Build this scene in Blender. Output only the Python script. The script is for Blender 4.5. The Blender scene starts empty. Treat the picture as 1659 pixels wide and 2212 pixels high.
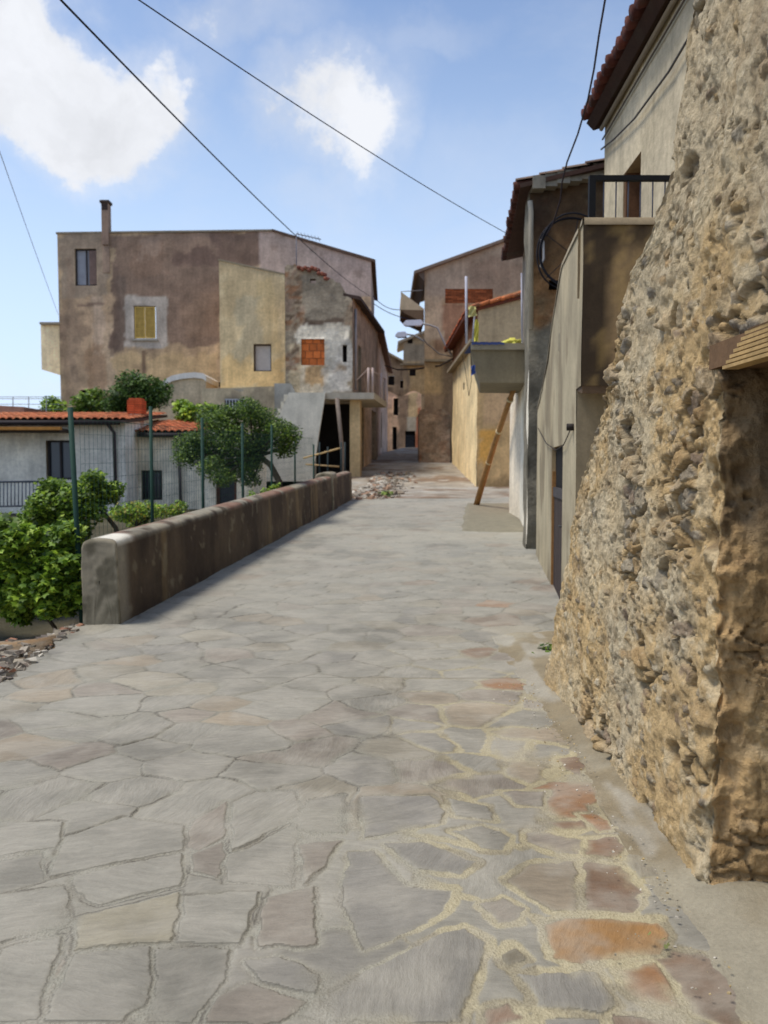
import bpy, math, random
import numpy as np
from mathutils import Vector
random.seed(7); RNG = np.random.default_rng(7)
col = bpy.context.scene.collection
sc = bpy.context.scene
F = 1685.0; PITCH = math.radians(3.1); CAMZ = 1.6
def P(px, py, Y):
    """world point seen at (px,py) of the 1659x2212 photo when it stands Y metres ahead"""
    u = (px-829.5)/F; v = (1106-py)/F
    yy = math.cos(PITCH)+v*math.sin(PITCH); zz = v*math.cos(PITCH)-math.sin(PITCH)
    t = Y/yy
    return Vector((u*t, Y, CAMZ+zz*t))
def XP(px, Y): return P(px, 1015, Y).x
def ZP(py, Y): return P(829.5, py, Y).z
def lin(c):
    c = np.asarray(c, float)/255.0
    return np.where(c <= .04045, c/12.92, ((c+.055)/1.055)**2.4)
# ---------------------------------------------------------------- numpy noise
def _h(ix, iy, iz, s):
    h = (ix.astype(np.int64)*374761393 + iy.astype(np.int64)*668265263 + iz.astype(np.int64)*2147483647//3 + s*144269504) & 0xffffffff
    h = ((h ^ (h >> 13))*1274126177) & 0xffffffff
    h = ((h ^ (h >> 16))*2246822519) & 0xffffffff
    h = h ^ (h >> 15)
    return (h & 0xffffff)/float(0xffffff)
def vn(p, s=0):
    p = np.asarray(p, float); i = np.floor(p); f = p-i; f = f*f*(3-2*f); i = i.astype(np.int64)
    r = 0
    for dx in (0, 1):
        wx = f[..., 0] if dx else 1-f[..., 0]
        for dy in (0, 1):
            wy = f[..., 1] if dy else 1-f[..., 1]
            for dz in (0, 1):
                wz = f[..., 2] if dz else 1-f[..., 2]
                r = r+wx*wy*wz*_h(i[..., 0]+dx, i[..., 1]+dy, i[..., 2]+dz, s)
    return r
def fbm(p, sc_=1.0, o=4, s=0, g=.5):
    p = np.asarray(p, float)*sc_; r = 0; a = 1; t = 0
    for k in range(o):
        r = r+a*vn(p+k*17.3, s+k); t += a; a *= g; p = p*2.03
    return r/t
def voro(p, s=0, vec=False):
    p = np.asarray(p, float); i = np.floor(p).astype(np.int64)
    f1 = np.full(p.shape[:-1], 9.); f2 = np.full(p.shape[:-1], 9.); idd = np.zeros(p.shape[:-1]); ov = np.zeros(p.shape)
    for dx in (-1, 0, 1):
        for dy in (-1, 0, 1):
            for dz in (-1, 0, 1):
                a, b, c = i[..., 0]+dx, i[..., 1]+dy, i[..., 2]+dz
                q = np.stack([a+_h(a, b, c, s), b+_h(a, b, c, s+1), c+_h(a, b, c, s+2)], -1)
                d = np.sqrt(((q-p)**2).sum(-1)); r = _h(a, b, c, s+3)
                m = d < f1
                f2 = np.where(m, f1, np.minimum(f2, d)); idd = np.where(m, r, idd); f1 = np.where(m, d, f1)
                if vec: ov = np.where(m[..., None], p-q, ov)
    return (f1, f2, idd, ov) if vec else (f1, f2, idd)
def sst(a, b, x):
    t = np.clip((x-a)/(b-a), 0, 1); return t*t*(3-2*t)
def mixc(a, b, m):
    m = np.asarray(m)[..., None]; return a*(1-m)+np.asarray(b)*m
# ---------------------------------------------------------------- object helpers
def tag(o, label=None, cat=None, group=None, kind=None):
    if label: o['label'] = label
    if cat: o['category'] = cat
    if group: o['group'] = group
    if kind: o['kind'] = kind
    return o
def thing(name, label, cat, loc=(0, 0, 0), group=None):
    o = bpy.data.objects.new(name, None); col.objects.link(o); o.location = loc; o.empty_display_size = .2
    return tag(o, label, cat, group)
def origin(o):
    v = Vector((0, 0, 0))
    while o is not None: v += Vector(o.location); o = o.parent
    return v
class MB:
    def __init__(s): s.v = []; s.f = []; s.c = []; s.n = 0; s.sm = []; s.uvw = []
    def add(s, v, f, c=(1, 1, 1), smooth=False, g=None):
        v = np.asarray(v, float).reshape(-1, 3); c = np.asarray(c, float)
        if c.ndim == 1: c = np.tile(c, (len(v), 1))
        s.v.append(v); s.c.append(c); s.uvw.append(v if g is None else g)
        s.f += [tuple(i+s.n for i in q) for q in f]; s.sm += [smooth]*len(f)
        s.n += len(v)
    def grid(s, v, c=(1, 1, 1), smooth=True, keep=None, g=None):
        """v: (R,C,3) array"""
        R, C = v.shape[:2]
        idx = np.arange(R*C).reshape(R, C)
        q = np.stack([idx[:-1, :-1], idx[:-1, 1:], idx[1:, 1:], idx[1:, :-1]], -1).reshape(-1, 4)
        if keep is not None: q = q[keep.reshape(-1)]
        c = np.asarray(c, float)
        if c.ndim == 3: c = c.reshape(-1, c.shape[-1])
        s.add(v.reshape(-1, 3), q.tolist(), c, smooth, None if g is None else g.reshape(-1, 3))
    def hexa(s, p, c=(1, 1, 1)):   # 8 points: bottom ring 0-3, top ring 4-7
        s.add(p, [(3, 2, 1, 0), (4, 5, 6, 7), (0, 1, 5, 4), (1, 2, 6, 5), (2, 3, 7, 6), (3, 0, 4, 7)], c)
    def box(s, x0, x1, y0, y1, z0, z1, c=(1, 1, 1)):
        s.hexa([(x0, y0, z0), (x1, y0, z0), (x1, y1, z0), (x0, y1, z0), (x0, y0, z1), (x1, y0, z1), (x1, y1, z1), (x0, y1, z1)], c)
    def fbox(s, fr, u0, u1, n0, n1, z0, z1, c=(1, 1, 1)):
        a = [fr.p(u, n, z) for z in (z0, z1) for (u, n) in ((u0, n0), (u1, n0), (u1, n1), (u0, n1))]
        s.hexa(a, c)
    def prism(s, pts, vec, c=(1, 1, 1)):
        n = len(pts); a = [Vector(p) for p in pts]; b = [p+Vector(vec) for p in a]
        s.add(a+b, [tuple(range(n)), tuple(range(2*n-1, n-1, -1))]+[(i, (i+1) % n, n+(i+1) % n, n+i) for i in range(n)], c)
    def tube(s, pts, r, n=8, c=(1, 1, 1), cap=True):
        pts = [Vector(p) for p in pts]; rr = r if isinstance(r, (list, tuple)) else [r]*len(pts)
        V = []; prev = None
        for i, p in enumerate(pts):
            t = (pts[min(i+1, len(pts)-1)]-pts[max(i-1, 0)]).normalized()
            if prev is None:
                a = t.orthogonal().normalized()
            else:
                a = (prev-t*prev.dot(t)).normalized()
            prev = a; b = t.cross(a)
            for k in range(n):
                an = 2*math.pi*k/n; V.append(p+(a*math.cos(an)+b*math.sin(an))*rr[i])
        f = [(i*n+k, i*n+(k+1) % n, (i+1)*n+(k+1) % n, (i+1)*n+k) for i in range(len(pts)-1) for k in range(n)]
        if cap: f += [tuple(range(n-1, -1, -1)), tuple((len(pts)-1)*n+k for k in range(n))]
        s.add(V, f, c, True)
    def build(s, name, mat, parent=None, bevel=0):
        V = np.concatenate(s.v); C = np.concatenate(s.c); U = np.concatenate(s.uvw)
        o0 = origin(parent); me = bpy.data.meshes.new(name)
        me.from_pydata((V-np.array(o0)).tolist(), [], s.f); me.polygons.foreach_set('use_smooth', s.sm)
        a = me.color_attributes.new('Col', 'FLOAT_COLOR', 'POINT')
        a.data.foreach_set('color', (C if C.shape[1] == 4 else np.concatenate([C, np.ones((len(C), 1))], 1)).astype(np.float32).ravel())
        g = me.attributes.new('gr', 'FLOAT_VECTOR', 'POINT'); g.data.foreach_set('vector', U.astype(np.float32).ravel())
        me.materials.append(mat); me.validate(); me.update()
        o = bpy.data.objects.new(name, me); col.objects.link(o)
        if parent is not None: o.parent = parent
        if bevel:
            m = o.modifiers.new('b', 'BEVEL'); m.width = bevel; m.segments = 2; m.limit_method = 'ANGLE'
        return o
class Fr:
    """wall frame: u runs along the wall, n points out of it"""
    def __init__(s, a, b, out):
        s.o = Vector((a[0], a[1])); d = Vector((b[0], b[1]))-s.o; s.L = d.length; s.u = d.normalized()
        n = Vector((-s.u.y, s.u.x)); s.nn = n if n.dot(Vector(out)) > 0 else -n
    def p(s, u, n, z):
        q = s.o+s.u*u+s.nn*n; return (q.x, q.y, z)
def panel(mb, fr, u0, u1, zb, top, res=.25, colf=None, c=(1, 1, 1), holes=(), depth=.22, rough=0, revc=None, seed=0):
    """wall face with real openings; top = number or function of u"""
    tf = top if callable(top) else (lambda u: np.full_like(u, top, dtype=float))
    us = list(np.arange(u0, u1, res))+[u1]
    for h in holes: us += [h[0], h[1]]
    us = np.array(sorted(set(np.round(us, 4)))); tmax = float(np.max(tf(us)))
    zs = list(np.arange(zb, tmax, res))+[tmax]
    for h in holes: zs += [h[2], h[3]]
    zs = np.array(sorted(set(np.round(zs, 4))))
    U, Z = np.meshgrid(us, zs); T = tf(U); Zc = np.minimum(Z, T)
    n = np.zeros_like(U)
    ox, oy = fr.o; X = ox+fr.u.x*U; Y = oy+fr.u.y*U
    if rough:
        pp = np.stack([X, Y, Zc], -1); n = (fbm(pp, 1.2, 3, seed)-.5)*rough*2
        for h in holes:
            n = np.where((U >= h[0]-.01) & (U <= h[1]+.01) & (Zc >= h[2]-.01) & (Zc <= h[3]+.01), 0, n)
    v = np.stack([X+fr.nn.x*n, Y+fr.nn.y*n, Zc], -1)
    uc = (U[:-1, :-1]+U[1:, 1:])/2; zc = (Z[:-1, :-1]+Z[1:, 1:])/2
    keep = Z[:-1, :-1] < np.maximum(T[:-1, :-1], T[:-1, 1:])-1e-6
    for h in holes: keep &= ~((uc > h[0]) & (uc < h[1]) & (zc > h[2]) & (zc < h[3]))
    cc = colf(U, Zc, v) if colf else np.asarray(c, float)
    mb.grid(v, cc, True, keep)
    for h in holes:
        rc = revc if revc is not None else (c if colf is None else lin((120, 108, 92)))
        a, b, z0, z1 = h[:4]
        for (A, B) in (((a, z0), (a, z1)), ((b, z1), (b, z0)), ((b, z0), (a, z0)), ((a, z1), (b, z1))):
            mb.add([fr.p(A[0], 0, A[1]), fr.p(B[0], 0, B[1]), fr.p(B[0], -depth, B[1]), fr.p(A[0], -depth, A[1])], [(0, 1, 2, 3)], rc)
# ---------------------------------------------------------------- materials
def nodes(name):
    m = bpy.data.materials.new(name); m.use_nodes = True; nt = m.node_tree
    for n in list(nt.nodes): nt.nodes.remove(n)
    N = lambda t, **k: _mk(nt, t, k)
    return m, nt, N
def _mk(nt, t, k):
    n = nt.nodes.new(t)
    for a, b in k.items():
        if a in n.inputs.keys() if hasattr(n.inputs, 'keys') else False: n.inputs[a].default_value = b
        else: setattr(n, a, b)
    return n
def surf(name, c=None, rough=.9, n1=3., n2=30., var=.25, bump=.35, bscale=25., dist=.02, streak=0., metal=0., spec=.25, grain=False, trans=0., dirt=None, gain=1., tint=(1, 1, 1)):
    """plaster / stone / metal: attribute or flat colour broken up by noise at three scales, with bump"""
    m, nt, N = nodes(name); L = nt.links.new
    out = N('ShaderNodeOutputMaterial'); b = N('ShaderNodeBsdfPrincipled')
    b.inputs['Roughness'].default_value = rough; b.inputs['Metallic'].default_value = metal
    b.inputs['Specular IOR Level'].default_value = spec
    at = N('ShaderNodeAttribute'); at.attribute_name = 'Col'
    geo = N('ShaderNodeNewGeometry')
    pos = geo.outputs['Position']
    if grain:
        g = N('ShaderNodeAttribute'); g.attribute_name = 'gr'; pos = g.outputs['Vector']
    cur = at.outputs['Color']
    if tint != (1, 1, 1):
        mt_ = N('ShaderNodeMixRGB', blend_type='MULTIPLY'); mt_.inputs[0].default_value = 1; L(cur, mt_.inputs[1]); mt_.inputs[2].default_value = (*tint, 1); cur = mt_.outputs[0]
    if c is not None:
        mm = N('ShaderNodeMixRGB', blend_type='MULTIPLY'); mm.inputs[0].default_value = 1
        L(cur, mm.inputs[1]); mm.inputs[2].default_value = (*lin(c), 1); cur = mm.outputs[0]
    def noise(scale, det, vec, lo, hi):
        n = N('ShaderNodeTexNoise'); n.inputs['Scale'].default_value = scale; n.inputs['Detail'].default_value = det
        n.inputs['Roughness'].default_value = .65; L(vec, n.inputs['Vector'])
        r = N('ShaderNodeMapRange'); r.inputs['From Min'].default_value = .28; r.inputs['From Max'].default_value = .72
        r.inputs['To Min'].default_value = lo; r.inputs['To Max'].default_value = hi; L(n.outputs['Fac'], r.inputs['Value'])
        return n, r.outputs[0]
    def mult(cur, fac):
        mm = N('ShaderNodeMixRGB', blend_type='MULTIPLY'); mm.inputs[0].default_value = 1
        cx = N('ShaderNodeCombineXYZ')
        for k in range(3): L(fac, cx.inputs[k])
        L(cur, mm.inputs[1]); L(cx.outputs[0], mm.inputs[2]); return mm.outputs[0]
    _, f1 = noise(n1, 6, pos, (1-var)*gain, (1+var*.8)*gain); cur = mult(cur, f1)
    _, f2 = noise(n2, 8, pos, 1-var*.8, 1+var*.6); cur = mult(cur, f2)
    if streak:
        mp = N('ShaderNodeMapping'); mp.inputs['Scale'].default_value = (1, 1, .12); L(pos, mp.inputs['Vector'])
        _, f3 = noise(4., 5, mp.outputs[0], 1-streak, 1+streak*.4); cur = mult(cur, f3)
    if dirt:
        n = N('ShaderNodeTexNoise'); n.inputs['Scale'].default_value = dirt[1]; n.inputs['Detail'].default_value = 8; L(geo.outputs['Position'], n.inputs['Vector'])
        r = N('ShaderNodeMapRange'); r.inputs['From Min'].default_value = dirt[2]; r.inputs['From Max'].default_value = dirt[2]+.14; L(n.outputs['Fac'], r.inputs['Value'])
        mx = N('ShaderNodeMixRGB'); sm = N('ShaderNodeMath', operation='MULTIPLY'); sm.inputs[1].default_value = dirt[3]; L(r.outputs[0], sm.inputs[0])
        L(sm.outputs[0], mx.inputs[0]); L(cur, mx.inputs[1]); mx.inputs[2].default_value = (*lin(dirt[0]), 1); cur = mx.outputs[0]
    L(cur, b.inputs['Base Color'])
    if bump:
        vec = pos
        if grain:
            mp = N('ShaderNodeMapping'); mp.inputs['Scale'].default_value = (1, 4.2, 1); L(pos, mp.inputs['Vector']); vec = mp.outputs[0]
        n = N('ShaderNodeTexNoise'); n.inputs['Scale'].default_value = bscale; n.inputs['Detail'].default_value = 8; n.inputs['Roughness'].default_value = .7; L(vec, n.inputs['Vector'])
        bp = N('ShaderNodeBump'); bp.inputs['Strength'].default_value = bump; bp.inputs['Distance'].default_value = dist
        L(n.outputs['Fac'], bp.inputs['Height']); L(bp.outputs[0], b.inputs['Normal'])
        if grain:
            n3 = N('ShaderNodeTexNoise'); n3.inputs['Scale'].default_value = 120; n3.inputs['Detail'].default_value = 4; L(geo.outputs['Position'], n3.inputs['Vector'])
            hm = N('ShaderNodeMixRGB'); L(at.outputs['Alpha'], hm.inputs[0]); L(n3.outputs['Fac'], hm.inputs[1]); L(n.outputs['Fac'], hm.inputs[2]); L(hm.outputs[0], bp.inputs['Height'])
            f = N('ShaderNodeMapRange'); f.inputs['From Min'].default_value = .3; f.inputs['From Max'].default_value = .7; f.inputs['To Min'].default_value = .84; f.inputs['To Max'].default_value = 1.14
            L(hm.outputs[0], f.inputs['Value']); L(mult(cur, f.outputs[0]), b.inputs['Base Color'])
    if trans:
        tr = N('ShaderNodeBsdfTranslucent'); L(cur, tr.inputs['Color']); ms = N('ShaderNodeMixShader'); ms.inputs[0].default_value = trans
        L(b.outputs[0], ms.inputs[1]); L(tr.outputs[0], ms.inputs[2]); L(ms.outputs[0], out.inputs['Surface'])
    else:
        L(b.outputs[0], out.inputs['Surface'])
    return m
def glass(name, c=(60, 66, 74)):
    m, nt, N = nodes(name); b = N('ShaderNodeBsdfPrincipled'); o = N('ShaderNodeOutputMaterial')
    b.inputs['Base Color'].default_value = (*lin(c), 1); b.inputs['Roughness'].default_value = .12; b.inputs['Specular IOR Level'].default_value = .5
    n = N('ShaderNodeTexNoise'); n.inputs['Scale'].default_value = 3; bp = N('ShaderNodeBump'); bp.inputs['Strength'].default_value = .05
    nt.links.new(n.outputs['Fac'], bp.inputs['Height']); nt.links.new(bp.outputs[0], b.inputs['Normal']); nt.links.new(b.outputs[0], o.inputs['Surface'])
    return m
M = {}
M['plaster'] = surf('weathered_plaster', gain=1.92, tint=(1.02, .985, .88), n1=.9, n2=9, var=.26, bump=.5, bscale=14, dist=.03, streak=.22)
M['concrete'] = surf('stained_concrete', gain=1.22, tint=(1.0, .985, .91), n1=1.6, n2=22, var=.16, bump=.35, bscale=45, dist=.012, streak=.2)
M['rubble'] = surf('rubble_masonry', gain=1.1, tint=(1.01, .98, .9), n1=9, n2=60, var=.2, bump=1, bscale=55, dist=.022)
M['stonewall'] = surf('old_stonework', gain=1.55, tint=(1.04, 1, .9), n1=2, n2=6, var=.4, bump=.9, bscale=7, dist=.08)
M['flag'] = surf('slate_flagstone', gain=.93, tint=(1.0, 1, .965), n1=3, n2=40, var=.09, bump=.8, bscale=11, dist=.011, grain=True, rough=.88, dirt=((158, 152, 138), 3.3, .47, .45))
M['mortar'] = surf('sandy_mortar', n1=5, n2=60, var=.18, bump=.8, bscale=80, dist=.01)
M['earth'] = surf('dry_earth', n1=1.5, n2=20, var=.3, bump=.8, bscale=18, dist=.05)
M['tile'] = surf('terracotta_tile', n1=2, n2=18, var=.25, bump=.4, bscale=30, dist=.01, dirt=((70, 62, 52), 2.2, .55, .6))
M['wood'] = surf('weathered_wood', n1=6, n2=40, var=.25, bump=.4, bscale=50, dist=.006, rough=.8)
M['metal'] = surf('painted_metal', n1=8, n2=40, var=.12, bump=.1, bscale=60, dist=.003, rough=.7, spec=.2)
M['leaf'] = surf('leaf', gain=1.4, n1=2, n2=12, var=.3, bump=0, rough=.55, trans=.35, spec=.35)
M['bark'] = surf('bark', n1=6, n2=30, var=.3, bump=.8, bscale=30, dist=.02)
M['cloth'] = surf('cloth', n1=4, n2=30, var=.12, bump=.3, bscale=12, dist=.02, rough=.95)
M['brick'] = surf('fired_brick', n1=6, n2=40, var=.2, bump=.5, bscale=40, dist=.008)
M['dark'] = surf('unlit_interior', n1=2, n2=10, var=.2, bump=.2, bscale=10)
M['glass'] = glass('window_glass')
# ---------------------------------------------------------------- terrain
_gy = np.array([-50, 7.5, 24, 29, 38, 50, 66, 90]); _gz = np.array([0, 0, .69, .95, 1.86, 2.75, 3.55, 4.2])
def G(Y): return np.interp(Y, _gy, _gz)
def XLft(Y): return np.where(np.asarray(Y) < 7.9, -3.02+.11*(7.9-np.asarray(Y)), -2.71+.108*(np.asarray(Y)-7.9))
def XRw(Y): return .93+.122*np.asarray(Y)         # street face of the right-hand houses
def GG(X, Y):                                     # garden and street
    X = np.asarray(X, float); Y = np.asarray(Y, float)
    gar = np.interp(Y, [6.5, 8.5, 13, 24, 33, 38, 66, 90], [0, -.45, -.3, .25, .9, 1.2, 2.5, 2.5])
    m = sst(0, 1, (XLft(Y)-.15-X)/.35)*sst(6.9, 8.2, Y)
    z = G(Y)*(1-m)+gar*m
    far = sst(26, 70, np.abs(X))+sst(85, 130, Y); far = np.clip(far, 0, 1)
    return z*(1-far)-6*far
def gp(px, py):
    z = 0.0
    for _ in range(30):
        v = (1106-py)/F; u = (px-829.5)/F
        yy = math.cos(PITCH)+v*math.sin(PITCH); zz = v*math.cos(PITCH)-math.sin(PITCH)
        t = (z-CAMZ)/zz; Y = t*yy; z = .5*z+.5*float(G(Y))
    return u*t, Y
# ================= TERRAIN =================
def terrain():
    mb = MB()
    xs = np.unique(np.concatenate([np.linspace(-400, -30, 26), np.arange(-30, 14, .35), np.linspace(14, 400, 28), np.arange(-5.5, -2.2, .12)]))
    ys = np.unique(np.concatenate([np.linspace(-120, -4, 16), np.arange(-4, 12, .16), np.arange(12, 80, .6), np.linspace(82, 600, 34)]))
    X, Y = np.meshgrid(xs, ys); Z = GG(X, Y)
    lo = (X > XLft(Y)-.12) & (X < 9) & (Y < 72) & (Y > -3)
    n = (fbm(np.stack([X, Y, 0*X], -1), 1.1, 5, 3)-.5)
    Z = Z+np.where(lo, -.1, n*.16)
    c = np.ones(X.shape+(3,))*lin((120, 104, 82)); nn = fbm(np.stack([X, Y, 0*X], -1), .7, 5, 9)
    c = mixc(c, lin((150, 138, 118)), sst(.45, .6, nn))
    gm = sst(-3.2, -4.6, X)*sst(7.2, 8.6, Y); c = mixc(c, lin((62, 60, 38)), gm*.85)
    o = sst(.5, .62, fbm(np.stack([X, Y, 0*X], -1), 6.4, 5, 5))*sst(8, 7, Y)
    c = mixc(c, lin((160, 122, 78)), o*.6)
    mb.grid(np.stack([X, Y, Z], -1), c); tag(mb.build('ground', M['earth']), kind='structure')
terrain()
HAND = []   # (polygon in ground metres, colour): the stones of the foreground, traced from the photo
def _hand():
    GR = (138, 137, 131); SL = (128, 127, 124); PU = (132, 126, 119); GB = (140, 136, 122); BR = (122, 100, 84); OR = (150, 116, 76); OR2 = (150, 112, 80); RD = (130, 104, 86); PK = (146, 136, 121)
    A = [([(0, 1015), (200, 965), (120, 1240), (-60, 1244)], GR), ([(240, 1025), (490, 1005), (475, 1185), (390, 1244), (140, 1244)], GR), ([(505, 1010), (745, 1005), (725, 1100), (620, 1244), (485, 1244)], GR), ([(700, 1165), (820, 1125), (1000, 1175), (900, 1250), (660, 1250)], PU), ([(790, 1045), (900, 1035), (1035, 1085), (1030, 1150), (850, 1115)], SL),
         ([(252, 905), (585, 820), (560, 985), (245, 1008)], GB), ([(598, 835), (838, 825), (780, 990), (575, 988)], GR), ([(855, 845), (1015, 805), (1025, 1000), (835, 998)], PU), ([(-80, 840), (212, 805), (230, 925), (-80, 1010)], GR), ([(242, 775), (588, 697), (588, 798), (320, 862), (235, 828)], GR), ([(215, 645), (400, 580), (598, 605), (590, 685), (155, 778)], GR),
         ([(-80, 735), (135, 697), (135, 788), (-80, 845)], GR), ([(-80, 595), (212, 595), (188, 676), (-80, 715)], GR), ([(742, 705), (975, 595), (958, 680), (938, 800), (725, 788)], GR), ([(755, 532), (830, 494), (950, 494), (978, 568), (755, 688)], GR), ([(622, 595), (738, 527), (728, 640), (640, 688), (602, 676)], PU), ([(622, 702), (718, 655), (735, 702), (700, 776), (622, 756)], PU),
         ([(1002, 525), (1112, 505), (1105, 628), (965, 626), (955, 592)], GR), ([(972, 665), (1105, 655), (1050, 738), (984, 795)], PU), ([(1168, 515), (1400, 510), (1446, 560), (1425, 598), (1182, 646)], SL), ([(1245, 665), (1370, 655), (1555, 722), (1495, 765), (1342, 746)], SL), ([(1135, 695), (1208, 686), (1300, 795), (1475, 813), (1435, 898), (1180, 1005), (1105, 852)], SL), ([(1445, 515), (1588, 543), (1598, 588), (1482, 576)], GR), ([(1465, 622), (1560, 604), (1655, 642), (1636, 688), (1560, 677)], GR),
         ([(1055, 1152), (1400, 965), (1500, 935), (1575, 982), (1500, 1244), (1065, 1244)], SL)]
    B = [([(330, 1690), (480, 1660), (940, 1680), (995, 1760), (945, 1855), (520, 1900), (375, 1875)], OR), ([(705, 1925), (915, 1905), (1000, 2005), (1045, 2145), (850, 2110), (745, 2025)], OR2), ([(545, 1375), (735, 1385), (850, 1530), (800, 1640), (545, 1625)], BR), ([(552, 1255), (700, 1240), (755, 1290), (735, 1345), (552, 1345)], RD), ([(515, 1124), (640, 1110), (695, 1206), (610, 1214)], OR2), ([(135, 1470), (270, 1375), (498, 1366), (498, 1632), (370, 1632)], PK), ([(234, 1215), (340, 1205), (535, 1255), (528, 1336), (400, 1336), (234, 1268)], PU), ([(335, 1164), (535, 1154), (558, 1198), (440, 1206)], BR),
         ([(5, 1600), (110, 1556), (236, 1620), (198, 1684), (92, 1694)], PU), ([(95, 1850), (170, 1806), (236, 1880), (160, 1914)], (112, 106, 92)), ([(190, 1955), (595, 1936), (715, 2116), (655, 2164), (300, 2136)], SL), ([(34, 2130), (150, 2114), (236, 2190), (110, 2240), (20, 2230)], RD), ([(5, 1195), (108, 1214), (136, 1288), (5, 1296)], GR), ([(104, 1004), (350, 1004), (328, 1086), (200, 1076)], PU), ([(330, 2180), (620, 2190), (560, 2300), (330, 2300)], SL), ([(690, 2170), (1040, 2190), (1000, 2300), (680, 2290)], BR)]
    for pl, k in A: HAND.append((np.array([gp(a*.6667, 1382.6+b*.6667) for a, b in pl]), k))
    for pl, k in B: HAND.append((np.array([gp(1036.8+a*.4142, 1296+b*.4142) for a, b in pl]), k))
_hand()
def sdf(P2, poly):
    d = np.full(len(P2), 1e9); ins = np.zeros(len(P2), bool); n = len(poly)
    for i in range(n):
        a, b = poly[i], poly[(i+1) % n]; e = b-a; w = P2-a; t = np.clip((w@e)/(e@e), 0, 1); q = w-t[:, None]*e; d = np.minimum(d, (q**2).sum(1))
        c = ((a[1] > P2[:, 1]) != (b[1] > P2[:, 1])); xx = a[0]+(P2[:, 1]-a[1])/(b[1]-a[1]+1e-12)*e[0]; ins ^= c & (P2[:, 0] < xx)
    return np.where(ins, -1, 1)*np.sqrt(d)
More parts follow.
